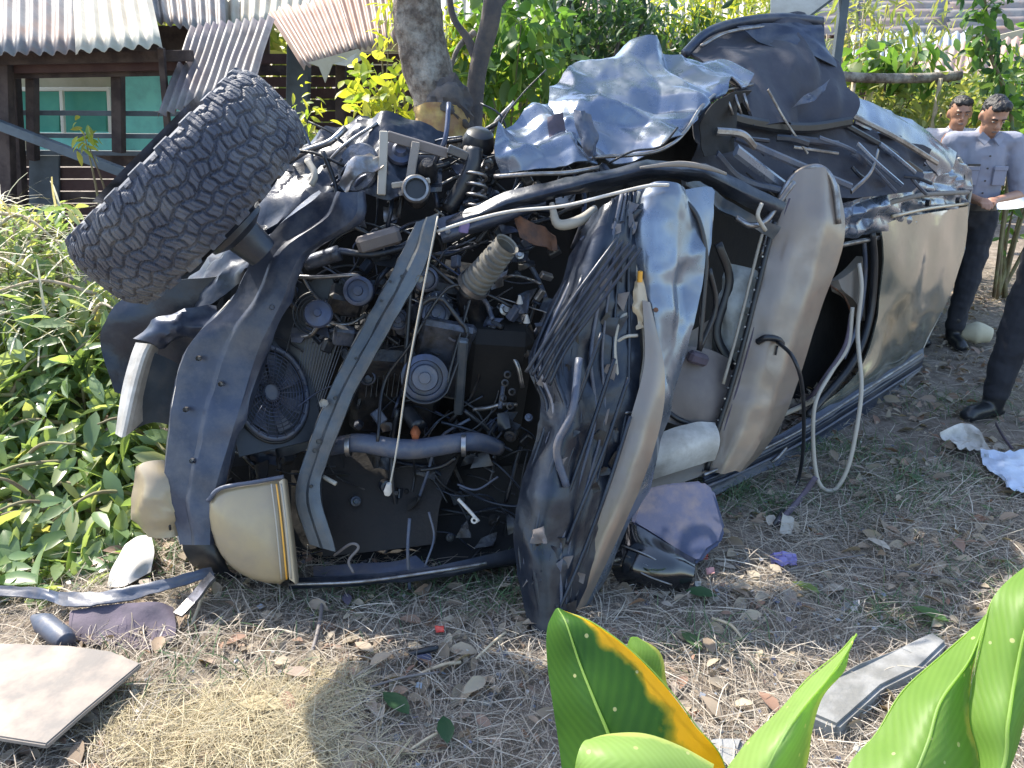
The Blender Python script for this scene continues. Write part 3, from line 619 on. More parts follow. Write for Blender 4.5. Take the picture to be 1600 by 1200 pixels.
# ---- inner wing, arch, left end
sheet('wheel_arch', [[F(350, 330, .25), F(400, 262, .22), F(470, 240, .2), F(560, 200, .2)], [F(330, 400, .2), F(400, 340, .1), F(480, 300, .05), F(560, 280, .1)], [F(250, 470, .2), F(330, 440, .08), F(420, 380, .02), F(500, 340, .05)], [F(200, 500, .15), F(290, 500, .06), F(360, 450, .02), F(430, 420, .05)]], M['dark'], car, n=7, crump=.045, cs=7, seed=3)
sheet('splash_guard', [[F(200, 455, .1), F(260, 440, .05), F(360, 430, .08)], [F(158, 512, .08), F(230, 500, .08), F(330, 500, .1)], [F(162, 560, .1), F(230, 570, .15), F(300, 570, .15)], [F(180, 612, .1), F(230, 630, .15), F(290, 640, .15)]], M['dark'], car, n=5, crump=.02, seed=4)
sheet('bumper_bracket', [[F(212, 535, -.02), F(203, 560, -.03), F(190, 610, -.04), F(180, 678, -.05)], [F(236, 538, -.04), F(226, 560, -.05), F(212, 610, -.06), F(196, 682, -.07)], [F(248, 545, .03), F(242, 570, .03), F(234, 610, .03), F(232, 650, .03)]], M['white'], car, n=4, thick=.006, smooth=False)  # white colour stands in for light falling on the metal strip
sheet('bracket_panel', [[F(226, 545, -.03), F(216, 600, -.03), F(196, 680, -.04)], [F(262, 560, .04), F(258, 610, .04), F(240, 660, .03)], [F(300, 580, .1), F(296, 620, .1), F(285, 670, .1)]], M['beam2'], car, n=4, crump=.015)
sheet('torn_wing_end', [[F(212, 530, -.05), F(245, 497, -.06), F(290, 484, -.04), F(338, 478, 0)], [F(238, 536, -.07), F(262, 515, -.08), F(300, 510, -.06), F(340, 505, -.03)], [F(250, 545, -.02), F(275, 530, -.03), F(305, 524, -.02), F(335, 525, 0)]], M['beam'], car, n=6, crump=.03, cs=8)
for i in range(3): bar('grille_slat', F(238+i*8, 562, .05), F(240+i*8, 580, .05), .006, .01, M['cream'], car)
tube('lamp_bracket', [F(300, 545, .04), F(312, 600, .04), F(300, 680, .06)], .012, M['dark'], car)
# ---- bent bumper beam
bm_l = [(505, 303), (470, 330), (408, 385), (362, 470), (300, 545), (275, 620), (268, 700), (262, 780), (285, 850)]
bm_r = [(563, 300), (556, 345), (476, 398), (447, 470), (412, 545), (385, 630), (362, 700), (338, 780), (330, 850)]
rows = []
for (a, b) in zip(bm_l, bm_r):
    f = lambda k, o: F(a[0]+(b[0]-a[0])*k, a[1]+(b[1]-a[1])*k, o-.16)
    rows.append([f(-.04, .07), f(-.02, .0), f(.42, -.012), f(.5, -.022), f(.93, -.02), f(1.04, .0), f(1.05, .09)])
sheet('bumper_beam', rows, M['beam'], car, n=6, thick=.005, crump=.02, cs=4, soft=.01, lin=True)
tube('beam_edge', [F(x-2, y, -.14) for x, y in bm_l[3:]], .005, M['white'], car, sides=6)
for x, y in ((425, 480), (310, 560), (290, 640), (300, 720), (345, 600)): lathe('bolt', [(.0, -.01), (.009, -.01), (.009, .005)], F(x, y, -.19), (0, -1, .2), M['steel'], car, seg=6, smooth=False)
# ---- diagonal support rail
rl = [(652, 348), (616, 420), (568, 510), (520, 604), (486, 690), (463, 775), (484, 850)]
rr_ = [(684, 333), (668, 405), (616, 500), (560, 600), (522, 690), (500, 770), (524, 862)]
rows = []
for (a, b) in zip(rl, rr_):
    f = lambda k, o: F(a[0]+(b[0]-a[0])*k, a[1]+(b[1]-a[1])*k, o-.13)
    rows.append([f(0, .05), f(.03, 0), f(.45, 0), f(.55, -.018), f(.97, -.018), f(1, .05)])
sheet('radiator_support', rows, M['beam2'], car, n=6, thick=.004, crump=.008, cs=9, lin=True)
for x, y, r_ in ((628, 432, .006), (610, 440, .005), (596, 470, .005), (556, 560, .005), (524, 622, .007), (498, 690, .009), (492, 704, .008), (486, 760, .006)): lathe('punched_hole', [(0, -.001), (r_, -.001), (r_, .003)], F(x, y, -.155), (0, -1, .3), M['black'], car, seg=12)
lathe('bolt', [(.0, -.012), (.014, -.012), (.016, .006)], F(506, 630, -.16), (0, -1, .3), M['white'], car, seg=6, smooth=False)
lathe('bolt', [(.0, -.012), (.012, -.012), (.014, .006)], F(656, 436, -.15), (0, -1, .3), M['cream'], car, seg=6, smooth=False)
# ---- condenser fan
fc = F(424, 614, .02); fx = (RTc*.9+UPc*.2+FWc*.38).normalized(); fn = Vector((0, -1, 0)); fy = (UPc*.97-RTc*.22+FWc*.1); fy = (fy-fx*fy.dot(fx)).normalized(); fn = fx.cross(fy); fn = fn if fn.y < 0 else -fn
FR = .17
def fring(name, r, rad, m, off=0): 
    pts = [fc+fn*off+fx*(r*cos(a)*.72)+fy*(r*sin(a)) for a in np.linspace(0, 2*pi, 41)[:-1]]
    return tube(name, pts+[pts[0]], rad, m, fan, n=1, sides=5)
fan = sheet('cooling_fan', [[fc+fx*(sx*.155)+fy*(sy*.2)-fn*.045 for sx in (-1, -.3, .3, 1)] for sy in (1, .3, -.3, -1)], M['black'], car, n=3, thick=.02)
for r in np.linspace(.035, FR-.008, 10): fring('grille_ring', r, .0022, M['pulley'], .02)
fring('shroud', FR, .011, M['bluegrey'], .01); fring('shroud', FR+.012, .006, M['black'], -.02)
for k in range(24):
    a = 2*pi*k/24; tube('grille_spoke', [fc+fn*.023+fx*(.03*cos(a)*.72)+fy*(.03*sin(a)), fc+fn*.022+fx*(FR*cos(a+.12)*.72)+fy*(FR*sin(a+.12))], .0018, M['pulley'], fan, n=1, sides=4)
for k in range(7):
    a0 = 2*pi*k/7; q = lambda r, a, o: fc+fn*o+fx*(r*cos(a)*.72)+fy*(r*sin(a))
    sheet('fan_blade', [[q(.04, a0, -.012), q(.1, a0+.1, -.012), q(.152, a0+.2, -.01)], [q(.04, a0+.5, .005), q(.1, a0+.55, .004), q(.152, a0+.72, .004)]], M['bluegrey'], fan, n=3, thick=.003)
lathe('fan_hub', [(0, .012), (.03, .012), (.035, .0), (.035, -.03)], fc, fn, M['bluegrey'], fan)
sheet('radiator_core', [[F(360, 490, .12), F(480, 440, .12), F(560, 430, .14)], [F(350, 600, .12), F(450, 580, .12), F(520, 560, .14)], [F(340, 730, .12), F(420, 720, .12), F(480, 700, .14)]], M['black'], car, n=4, thick=.03)
for i in range(16): bar('cooling_fin', F(470+i*6, 470, .1), F(452+i*3.2, 640, .1), .003, .012, M['bluegrey'], car, bev=0)
# ---- upper left engine parts (horn, reservoir, compressor)
def pul(x, y, r, off, m='pulley', ax=(.15, -1, .35), grooves=4, name='pulley'):
    pr = [(.0, .022), (r*.3, .022), (r*.33, .012), (r*.72, .01), (r*.76, .024), (r*.8, .024)]
    for g in range(grooves): h = .02-g*.008; pr += [(r, h), (r*.93, h-.004)]
    pr += [(r, -.014), (r*.5, -.02)]
    return lathe(name, pr, F(x, y, off), ax, M[m], car, seg=36)
lathe('horn', [(0, .02), (.012, .02), (.014, .012), (.045, .006), (.05, 0), (.05, -.008), (.03, -.03), (.0, -.03)], F(497, 490, -.1), (.1, -1, .5), M['pulley'], car)
for r in (.062, .075, .088): tube('coiled_wire', [F(497, 490, -.07)+RTc*(r*cos(a))+UPc*(r*.9*sin(a)) for a in np.linspace(1.8, 4.4, 8)], .003, M['black'], car, n=3, sides=5)
pul(561, 455, .052, -.06, ax=(.0, -1, .35)); box('reservoir_body', F(540, 470, .0), (.12, .1, .08), M['engine'], car, (.3, .3, .2), .012)
tube('steel_pipe', [F(455, 432, -.02), F(500, 433, -.03), F(555, 430, -.03), F(566, 440, 0)], .008, M['steel'], car)
tube('steel_pipe', [F(470, 410, .03), F(520, 392, 0), F(580, 398, 0), F(640, 385, .03)], .012, M['alu'], car)
box('bracket_block', F(538, 525, -.06), (.075, .04, .07), M['alu'], car, (.3, .2, .3), .008)
box('bracket_block', F(512, 540, -.03), (.04, .03, .05), M['engine'], car, (.1, .5, .6), .006)
tube('canister', [F(478, 412, .0), F(530, 395, -.02)], .028, M['alu'], car, sides=14)
box('air_duct', F(592, 375, .0), (.16, .05, .06), M['card'], car, (.1, -.25, .2), .012)
# ---- engine
def eb(name, x, y, off, s, rot, m='engine', bev=.01): return box(name, F(x, y, off), s, M[m], car, rot, bev)
eb('engine_block', 620, 585, .22, (.34, .3, .4), (.3, .12, .15), bev=.03); eb('cylinder_head', 700, 470, .2, (.24, .22, .26), (.35, .2, .2), bev=.025)
eb('timing_cover', 690, 560, .06, (.2, .05, .34), (.35, .22, .1), 'alu', .02)
pul(664, 590, .085, -.02, grooves=6, ax=(.1, -1, .3)); lathe('pulley_hub', [(0, .03), (.02, .03), (.022, .018), (.045, .016), (.05, .0)], F(664, 590, -.03), (.1, -1, .3), M['bluegrey'], car)
pul(680, 490, .05, -.01, ax=(.2, -1, .4)); pul(712, 520, .035, .0); pul(622, 500, .04, .02); pul(664, 436, .045, -.02, ax=(.3, -1, .2)); pul(575, 590, .03, .05)
def belt(cs, off, w_=.012):
    pts = []
    for (x, y, r, a0, a1) in cs:
        for a in np.linspace(a0, a1, 7): c = F(x, y, off); pts.append(c+RTc*(r*cos(a))+UPc*(r*sin(a)))
    pts.append(pts[0]); return tube('drive_belt', pts, w_*.35, M['black'], car, n=3, sides=6, flat=2.2)
belt([(664, 590, .09, -2.6, -.3), (712, 520, .04, -.3, 1.0), (680, 490, .055, .9, 2.8)], -.045)
belt([(664, 590, .088, -2.6, .2), (720, 470, .03, .0, 1.2), (664, 436, .05, 1.1, 3.0)], -.03)
for i in range(8): bar('block_rib', F(580+i*9, 520+i*2, .05), F(572+i*8, 620, .05), .005, .02, M['engine'], car)
eb('support_pillar', 720, 590, .0, (.035, .03, .34), (.3, .1, 0), 'beam2', .006)
lathe('alternator', [(0, .05), (.02, .05), (.03, .04), (.055, .035), (.06, .0), (.06, -.05), (.03, -.07)], F(682, 480, .06), (.3, -1, .4), M['alu'], car)
for k in range(12):
    a = 2*pi*k/12; c = F(682, 480, .01); bar('alternator_fin', c+RTc*.02*cos(a)+UPc*.02*sin(a), c+RTc*.05*cos(a)+UPc*.05*sin(a), .004, .01, M['steel'], car, bev=0)
tube('oil_filter', [F(635, 640, .05), F(655, 668, 0)], .03, M['black'], car, sides=16)
lathe('copper_drain_plug', [(0, .03), (.012, .03), (.015, .015), (.018, .0), (.01, -.03)], F(649, 676, -.06), (.1, -1, -.2), M['copper'], car)
tube('radiator_hose', [F(512, 700, -.02), F(560, 692, -.06), F(640, 702, -.08), F(735, 690, -.04), F(780, 700, .05)], .034, M['bluegrey'], car, sides=14, rs=[.03, .034, .036, .034, .03])
for x in (545, 725): lathe('hose_clamp', [(.037, -.008), (.04, -.008), (.04, .008), (.037, .008)], F(x, 696, -.06), (1, 0, 0), M['steel'], car)
# intake hose with open mouth
ia, ib = F(738, 448, -.02), F(792, 382, -.14); idr = (ib-ia); il = idr.length; idn = idr.normalized()
pr = []
for i in range(60): h = il*i/59; r = .052+(.004 if (i//3) % 2 else -.003)-.012*i/59; pr.append((r, h))
pr += [(.045, il+.004), (.04, il), (.036, il*.5), (.036, il*.3)]
lathe('intake_hose', pr, ia, idn, mat('grey_hose_rubber', (.16, .15, .13), .5, 0, col2=(.09, .09, .085), ns=12), car, seg=30)
lathe('hose_clamp', [(.058, -.01), (.062, -.01), (.062, .01), (.058, .01)], ia+idn*.01, idn, M['steel'], car, seg=30)
tube('intake_elbow', [ia, F(735, 470, .04), F(748, 510, .1)], .05, M['engine'], car, sides=16)
# dark radiator-side block with emblem-like casting
eb('gearbox_casing', 770, 590, .18, (.26, .2, .5), (.25, .1, .1), 'cavity', .04)
for i, (x, y) in enumerate([(789, 598), (800, 612), (786, 622), (797, 634), (793, 585)]): lathe('valve_coil', [(.008, 0), (.014, .003), (.014, .01), (.008, .012)], F(x, y, .02), (0, -1, .3), M['engine'], car, seg=12)
# dipstick cable
tube('throttle_cable', [F(684, 338, -.24), F(660, 460, -.26), F(636, 590, -.27), F(622, 690, -.27), F(608, 765, -.26)], .003, M['cream'], car, n=8, sides=6)
lathe('cable_end', [(0, .03), (.008, .03), (.014, .0), (.01, -.012)], F(606, 768, -.26), (.2, 0, 1), M['white'], car, seg=10)
tube('wiring_loom', [F(590, 690, -.1), F(600, 600, -.02), F(640, 540, -.04), F(700, 450, -.04), F(760, 460, -.02), F(800, 480, 0)], .006, M['black'], car)
for x, y in ((823, 500), (812, 470)): lathe('terminal_cap', [(.0, .02), (.004, .02), (.013, -.01), (0, -.012)], F(x, y, -.02), (0, 0, 1), M['white'], car, seg=10)
# ---- lower opening, lip, headlight
sheet('lower_valance', [[F(455, 905, -.1), F(560, 898, -.13), F(680, 885, -.12), F(850, 845, .0)], [F(452, 918, -.11), F(560, 914, -.14), F(680, 902, -.13), F(852, 870, .0)], [F(456, 916, .05), F(560, 905, .05), F(680, 895, .05), F(850, 872, .1)]], M['dark'], car, n=6, crump=.008)
tube('valance_trim', [F(452, 913, -.14), F(560, 909, -.17), F(680, 893, -.15), F(760, 880, -.1)], .006, M['steel'], car)
sheet('valance_ledge', [[F(490, 885, -.02), F(600, 880, -.05), F(650, 870, -.04)], [F(490, 902, -.08), F(600, 899, -.11), F(670, 885, -.1)]], M['bluegrey'], car, n=5, crump=.01)
hl = [(322, 782), (345, 762), (400, 752), (442, 746), (448, 760), (452, 830), (462, 914), (415, 912), (372, 897), (345, 868), (328, 830)]
def hp(k, o): 
    cx, cy = 395, 830; return [F(cx+(x-cx)*k, cy+(y-cy)*k, o) for x, y in hl]
rings = [hp(1, .0), hp(1.02, -.15), hp(1.02, -.17), hp(.985, -.195), hp(.95, -.203), hp(.5, -.225)]
vs = [p for r in rings for p in r]; nh = len(hl); fs = []
for j in range(5):
    for i in range(nh): fs.append((j*nh+i, j*nh+(i+1) % nh, (j+1)*nh+(i+1) % nh, (j+1)*nh+i))
fs.append(tuple(5*nh+i for i in range(nh)))
head = mesh('headlight', vs, fs, M['lens'], car, True); mdf = head.modifiers.new('s', 'SUBSURF'); mdf.levels = 1; mdf.render_levels = 1
sheet('lens_side', [[F(436, 752, -.215), F(444, 820, -.225), F(452, 905, -.215)], [F(444, 748, -.2), F(453, 820, -.21), F(463, 912, -.2)], [F(449, 750, -.1), F(458, 820, -.11), F(468, 912, -.1)]], M['lens_side'], head, n=4)
for k in (0, 8, 15): tube('lens_ridge', [F(424+k, 756, -.222), F(432+k, 820, -.232), F(440+k, 905, -.216)], .003, M['amber' if k == 8 else 'cream'], head, n=4, sides=5)
tube('lamp_rim', [F(325, 783, -.2), F(345, 763, -.205), F(400, 753, -.21), F(443, 745, -.21)], .008, M['bluegrey'], head, sides=6)
sheet('indicator_lamp', [[F(235, 730, -.1), F(250, 722, -.12), F(265, 725, -.1)], [F(222, 785, -.1), F(250, 780, -.15), F(285, 800, -.1)], [F(240, 822, -.08), F(262, 828, -.12), F(284, 828, -.08)]], M['lens'], car, n=6, thick=.05, crump=.02, cs=9)
tube('lamp_seal', [F(268, 735, -.16), F(262, 790, -.17), F(266, 828, -.16)], .004, M['black'], car)
sheet('lamp_housing', [[F(285, 800, -.02), F(330, 790, -.04), F(345, 760, 0)], [F(290, 860, -.04), F(330, 860, -.08), F(350, 880, -.05)], [F(320, 900, 0), F(345, 905, -.03), F(400, 912, 0)]], M['black'], car, n=4, crump=.02)
sheet('nose_shade_backing', [[F(455, 735, .17), F(600, 735, .22), F(720, 735, .22), F(860, 720, .2)], [F(455, 820, .1), F(600, 820, .14), F(720, 820, .14), F(860, 810, .16)], [F(452, 912, .02), F(600, 905, .0), F(720, 890, .0), F(850, 880, .1)]], M['cavity'], car, n=5, crump=.02)  # added black sheet standing in for the dark shade inside the nose
# inner floor of the nose, brown plate
sheet('skid_plate', [[F(520, 700, .12), F(620, 705, .12), F(720, 710, .12)], [F(500, 780, .05), F(600, 780, .05), F(690, 780, .05)], [F(505, 870, -.02), F(600, 860, -.02), F(680, 850, -.02)]], mat('rust_brown_plate', (.016, .012, .01), .7, .1, col2=(.01, .008, .008), ns=6, bump=.3), car, n=5, crump=.008)
tube('brace_rod', [F(505, 745, -.1), F(525, 756, -.12)], .008, M['cream'], car); tube('brace_rod', [F(716, 780, -.1), F(735, 800, -.12), F(748, 815, -.13)], .006, M['white'], car)
lathe('ring_terminal', [(.006, -.002), (.012, -.002), (.012, .002), (.006, .002)], F(741, 813, -.13), (0, -1, .2), M['white'], car, seg=14)
tube('vent_pipe', [F(640, 810, -.12), F(637, 860, -.14), F(640, 920, -.12)], .006, M['bluegrey'], car); tube('hanging_wire', [F(670, 800, -.08), F(678, 840, -.1), F(664, 885, -.12)], .004, M['bluegrey'], car)
tube('hanging_wire', [F(522, 868, -.1), F(548, 850, -.14), F(560, 856, -.14), F(545, 876, -.14), F(552, 895, -.14)], .005, M['card'], car)
tube('hanging_wire', [F(715, 757, -.02), F(745, 765, -.04), F(778, 745, -.02)], .004, M['bluegrey'], car)
# ---- top front jumble
sheet('strut_tower', [[F(560, 190, .15), F(620, 178, .12), F(700, 215, .15)], [F(548, 240, .08), F(600, 240, .03), F(690, 260, .08)], [F(555, 300, .02), F(610, 310, -.02), F(690, 300, .03)]], M['dark'], car, n=9, crump=.04, cs=9)
sheet('torn_wing', [[F(450, 250, .2), F(500, 205, .2), F(575, 182, .2)], [F(470, 280, .14), F(530, 245, .12), F(600, 200, .14)], [F(520, 320, .08), F(560, 290, .06), F(600, 260, .08)]], M['dark'], car, n=6, crump=.05, cs=7)
tube('wing_edge', [F(452, 252, .14), F(480, 235, .1), F(515, 222, .08), F(540, 200, .1)], .012, M['steel'], car); tube('wing_edge', [F(505, 262, .05), F(540, 225, .04), F(590, 192, .08)], .006, M['steel'], car)
tube('strut_rod', [F(480, 250, .0), F(492, 272, -.02), F(486, 290, -.02)], .012, M['cream'], car)
bar('gusset', F(600, 205, -.03), F(596, 305, -.03), .03, .015, M['cream'], car); bar('gusset', F(605, 212, -.02), F(700, 240, .02), .035, .02, M['card'], car); bar('gusset', F(650, 222, -.02), F(640, 285, -.03), .03, .015, M['seat'], car)
bar('gusset', F(700, 232, .0), F(745, 250, .02), .03, .03, M['beam2'], car); bar('gusset', F(612, 290, -.04), F(672, 282, -.04), .02, .015, M['cream'], car)
lathe('strut_mount', [(0, .02), (.02, .02), (.03, .01), (.05, .008), (.055, 0), (.05, -.04)], F(626, 236, .02), (.2, -1, .7), M['pulley'], car)
lathe('brake_disc', [(.03, .01), (.085, .01), (.09, 0), (.085, -.01), (.03, -.01)], F(560, 262, .02), (-.5, -1, .4), M['alu'], car, seg=36)
sheet('crumpled_bracket', [[F(532, 290, -.05), F(548, 250, -.06), F(585, 240, -.02)], [F(545, 305, -.06), F(560, 275, -.07), F(600, 262, -.04)]], M['steel'], car, n=5, crump=.03, cs=14)
lathe('thermostat_ring', [(.036, -.01), (.046, -.01), (.05, .01), (.044, .02), (.036, .02)], F(650, 296, -.08), (.1, -1, .35), M['steel'], car, seg=30)
lathe('thermostat_body', [(0, .0), (.036, .0), (.045, -.06), (.04, -.14)], F(650, 296, -.08), (.1, -1, .35), M['black'], car, seg=24)
lathe('vacuum_pump', [(0, .03), (.02, .03), (.035, .0), (.035, -.05)], F(668, 262, -.02), (.1, -1, .9), M['engine'], car)
tube('damper', [F(742, 232, .02), F(735, 270, .02), F(700, 330, .05)], .03, M['black'], car, sides=12)
tube('coil_spring', [F(745, 262, .0)+RTc*(.035*cos(a))+FWc*(.035*sin(a))-UPc*(a*.006) for a in np.linspace(0, 26, 60)], .006, M['steel'], car, n=1, sides=6)
sheet('radiator_strip', [[F(682, 345, -.03), F(760, 318, -.03), F(850, 298, 0)], [F(690, 372, -.06), F(770, 345, -.06), F(852, 316, -.03)], [F(692, 378, 0), F(772, 352, 0), F(852, 322, 0)]], M['beam'], car, n=6, crump=.015, cs=6)
for x, y in ((700, 362), (790, 320), (850, 300)): lathe('bolt', [(0, .01), (.01, .01), (.01, -.01)], F(x, y, -.07), (0, -1, .4), M['steel'], car, seg=6, smooth=False)
box('relay', F(725, 355, -.06), (.035, .02, .04), M['violet'], car, (.2, .2, .3), .004)
sheet('rusty_bracket', [[F(800, 330, -.02), F(830, 350, -.02), F(862, 360, .02)], [F(812, 372, -.03), F(840, 385, -.03), F(870, 392, .0)]], M['rust'], car, n=5, crump=.04, cs=12)
tube('crumpled_pipe', [F(862, 318, -.02), F(872, 350, -.05), F(905, 345, -.06), F(930, 325, -.02)], .016, M['cream'], car, n=6, sides=9, rs=[.01, .018, .02, .012])
# scattered real clutter: brackets, pipes, clips, bolts inside the bay
zones = [((440, 230, 800, 420), 150), ((450, 420, 620, 560), 60), ((600, 420, 860, 560), 90), ((480, 700, 800, 880), 80), ((780, 240, 960, 420), 40), ((560, 640, 840, 720), 50), ((330, 700, 480, 760), 20)]
pool = ['steel', 'alu', 'engine', 'black', 'dark', 'pulley', 'bluegrey', 'engine', 'black', 'engine', 'dark']
for (x0, y0, x1, y1), n in zones:
    for i in range(n):
        x, y = R.uniform(x0, x1), R.uniform(y0, y1)
        if y < 330 and x < 520-(y-230)*.3 and x < 500: continue
        o = R.uniform(.02, .16); k = R.random(); m = M[R.choice(pool)]
        if y > 700: m = M[R.choice(['black', 'dark', 'engine', 'cavity'])]
        if k < .42:
            L_ = R.uniform(30, 120); an = R.uniform(0, 2*pi); p = [(x, y)]
            for q in range(3): an += R.uniform(-.8, .8); p.append((p[-1][0]+cos(an)*L_/2, p[-1][1]+sin(an)*L_/2))
            tube(R.choice(['wire', 'fuel_pipe']), [F(a, b, o+R.uniform(-.03, .03)) for a, b in p], R.choice([.003, .004, .006, .009]), m, car, n=4, sides=6)
        elif k < .6:
            sheet('torn_bracket', [[F(x+R.uniform(-8, 8), y+R.uniform(-8, 8), o) for _ in range(1)]+[F(x+R.uniform(15, 35), y+R.uniform(-12, 12), o)], [F(x+R.uniform(-8, 8), y+R.uniform(12, 26), o), F(x+R.uniform(15, 35), y+R.uniform(12, 30), o-.02)]], m, car, n=4, crump=.02, cs=15, thick=.004)
        elif k < .78:
            r = R.uniform(.008, .024); lathe(R.choice(['cap', 'plug', 'bushing']), [(0, r*.8), (r*.5, r*.8), (r*.6, r*.4), (r, r*.3), (r, -r)], F(x, y, o), (R.uniform(-.6, .6), -1, R.uniform(-.3, .9)), m, car, seg=14)
        else:
            box(R.choice(['bracket_block', 'connector']), F(x, y, o), (R.uniform(.02, .06), R.uniform(.015, .04), R.uniform(.02, .05)), m, car, (R.uniform(-1, 1), R.uniform(-1, 1), R.uniform(-1, 1)), .004)
# ---- torn bonnet / wing hanging between nose and door
rows = [[(925, 335, .12), (948, 318, .06), (975, 300, .05), (996, 300, .08)], [(878, 440, .12), (915, 430, .02), (950, 420, .04), (992, 420, .1)], [(826, 560, .1), (870, 560, 0), (930, 550, .05), (1000, 545, .1)], [(848, 640, .05), (890, 650, -.02), (935, 650, .05), (992, 645, .1)],
        [(822, 740, .05), (862, 745, -.03), (912, 745, .03), (968, 742, .1)], [(806, 850, .03), (838, 860, -.03), (880, 860, .0), (932, 850, .06)], [(822, 940, .02), (845, 950, -.02), (880, 945, .0), (905, 935, .04)], [(846, 1018, .0), (852, 1024, -.01), (858, 1022, .0), (864, 1010, .01)]]
sheet('torn_bonnet', [[H(*p) for p in r] for r in rows], M['dark'], car, n=12, thick=.006, crump=.014, cs=6, soft=.012)
def brow(k, o):
    out = []
    for r in rows:
        f = k*3; j = min(int(f), 2); f -= j; p = [r[j][i]*(1-f)+r[j+1][i]*f for i in range(3)]; out.append(H(p[0], p[1], p[2]+o))
    return out
for k in (.06, .14, .3, .38, .46, .63, .72, .8, .92): tube('bonnet_rib', brow(k, -.006)[(0 if k > .4 else 1):(8 if k < .7 else 7)], R.choice([.005, .007, .01]), M[R.choice(['dark', 'dark', 'bluegrey'])], car, n=8, sides=6)
for i in range(60):
    kk = R.random(); c_ = brow(R.uniform(.05, .95), -.012); j = R.randint(1, 6); p = c_[j].lerp(c_[j-1], kk); sheet('bonnet_shard', [[p, p+Vector((R.uniform(.01, .04), 0, R.uniform(-.02, .02)))], [p+Vector((R.uniform(-.03, .0), -.005, R.uniform(-.07, -.02))), p+Vector((R.uniform(.0, .03), -.01, R.uniform(-.08, -.02)))]], M[R.choice(['dark', 'bluegrey', 'black', 'card'])], car, n=3, crump=.015, cs=25, thick=.002)
for i in range(5): tube('cowl_rib', [H(965+i*9, 372+i*4, -.03), H(900+i*9, 460+i*4, -.06), H(855+i*8, 530+i*3, -.06), H(822+i*9, 582+i*5, -.04)], .0065, M['dark'], car, n=8, sides=6)
for a in ([(960, 560), (920, 680), (880, 790), (850, 860)], [(982, 590), (945, 700), (905, 800), (885, 850)], [(940, 520), (905, 620), (868, 720), (840, 800)], [(985, 650), (950, 760), (905, 880), (870, 960)]): tube('bonnet_rib', [H(x, y, -.01) for x, y in a], .007, M['dark'], car, n=8, sides=6)
tube('hinge_arm', [H(905, 560, -.02), H(895, 640, -.06), H(870, 700, -.05), H(885, 760, -.03)], .013, M['bluegrey'], car, n=7)
sheet('torn_insulation', [[H(835, 830, -.05), H(850, 822, -.08)], [H(830, 850, -.06), H(856, 848, -.08)]], M['card'], car, n=5, crump=.03, cs=20)
# ---- front door seen edge-on
rows = [[(1000, 298, .03), (1022, 286, -.01), (1046, 288, .0), (1062, 302, .05)], [(990, 350, .03), (1015, 345, -.02), (1050, 345, .0), (1088, 352, .06)], [(998, 420, .03), (1022, 425, -.02), (1052, 428, .05), (1096, 430, .07)], [(1008, 500, .03), (1028, 505, -.02), (1052, 508, .05), (1078, 500, .08)],
        [(1014, 570, .03), (1026, 575, 0), (1040, 580, .02), (1056, 578, .08)], [(992, 650, .03), (1004, 652, -.01), (1020, 655, .0), (1034, 652, .06)], [(960, 760, .03), (976, 760, -.01), (994, 760, 0), (1008, 745, .06)], [(926, 860, .03), (940, 862, -.01), (952, 860, 0), (962, 845, .06)], [(890, 948, .02), (900, 952, 0), (910, 948, .01), (918, 935, .04)]]
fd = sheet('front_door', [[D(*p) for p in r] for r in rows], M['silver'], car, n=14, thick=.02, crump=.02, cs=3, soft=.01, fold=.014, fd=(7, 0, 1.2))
tube('door_hem', [D(x-2, y, .0) for x, y in ((1000, 300), (988, 350), (997, 420), (1004, 480), (1010, 560), (988, 650), (956, 760), (922, 860), (890, 945))], .0085, M['cream'], fd, n=6)  # pale cream edge, sunlight on the door rim painted into the colour
tube('door_hem', [D(x-14, y, .0) for x, y in ((1000, 570), (982, 650), (950, 760), (918, 850))], .006, M['steel'], fd, n=6)
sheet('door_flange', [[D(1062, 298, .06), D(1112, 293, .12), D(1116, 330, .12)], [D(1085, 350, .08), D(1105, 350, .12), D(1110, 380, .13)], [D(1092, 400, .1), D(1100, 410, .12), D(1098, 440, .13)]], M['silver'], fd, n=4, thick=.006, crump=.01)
tube('door_seal', [D(1062, 305, .02), D(1090, 340, .03), D(1103, 400, .05), D(1100, 460, .07), D(1093, 545, .1)], .009, M['black'], fd)
tube('grab_strap', [D(1108, 420, .25), D(1118, 480, .3), D(1092, 548, .3)], .011, M['black'], fd)
tube('airbag_hose', [D(994, 484, .0), D(970, 498, -.03), D(960, 540, -.04), D(966, 600, -.03), D(968, 645, -.02), D(960, 700, 0)], .0075, M['cream'], fd, n=8)
tube('airbag_hose', [D(962, 535, -.03), D(978, 526, -.04), D(996, 524, -.03)], .006, M['cream'], fd); tube('hose_clip', [D(965, 645, -.03), D(992, 645, -.03)], .006, M['steel'], fd, n=1)
sheet('hinge_plate', [[D(992, 440, -.01), D(1005, 436, -.02)], [D(988, 480, -.02), D(1012, 470, -.03)], [D(994, 515, -.01), D(1018, 508, -.02)]], M['lens_side'], fd, n=5, crump=.02, cs=16)
lathe('hinge_pin', [(0, .018), (.009, .018), (.009, -.018), (0, -.018)], D(1000, 432, -.03), (0, 0, 1), M['amber'], fd, seg=12)
for x, y in ((1024, 484), (1008, 505), (1016, 528)): lathe('bolt', [(0, .012), (.009, .012), (.009, -.01)], D(x, y, -.03), (0, -1, .2), M['rust'], fd, seg=6, smooth=False)
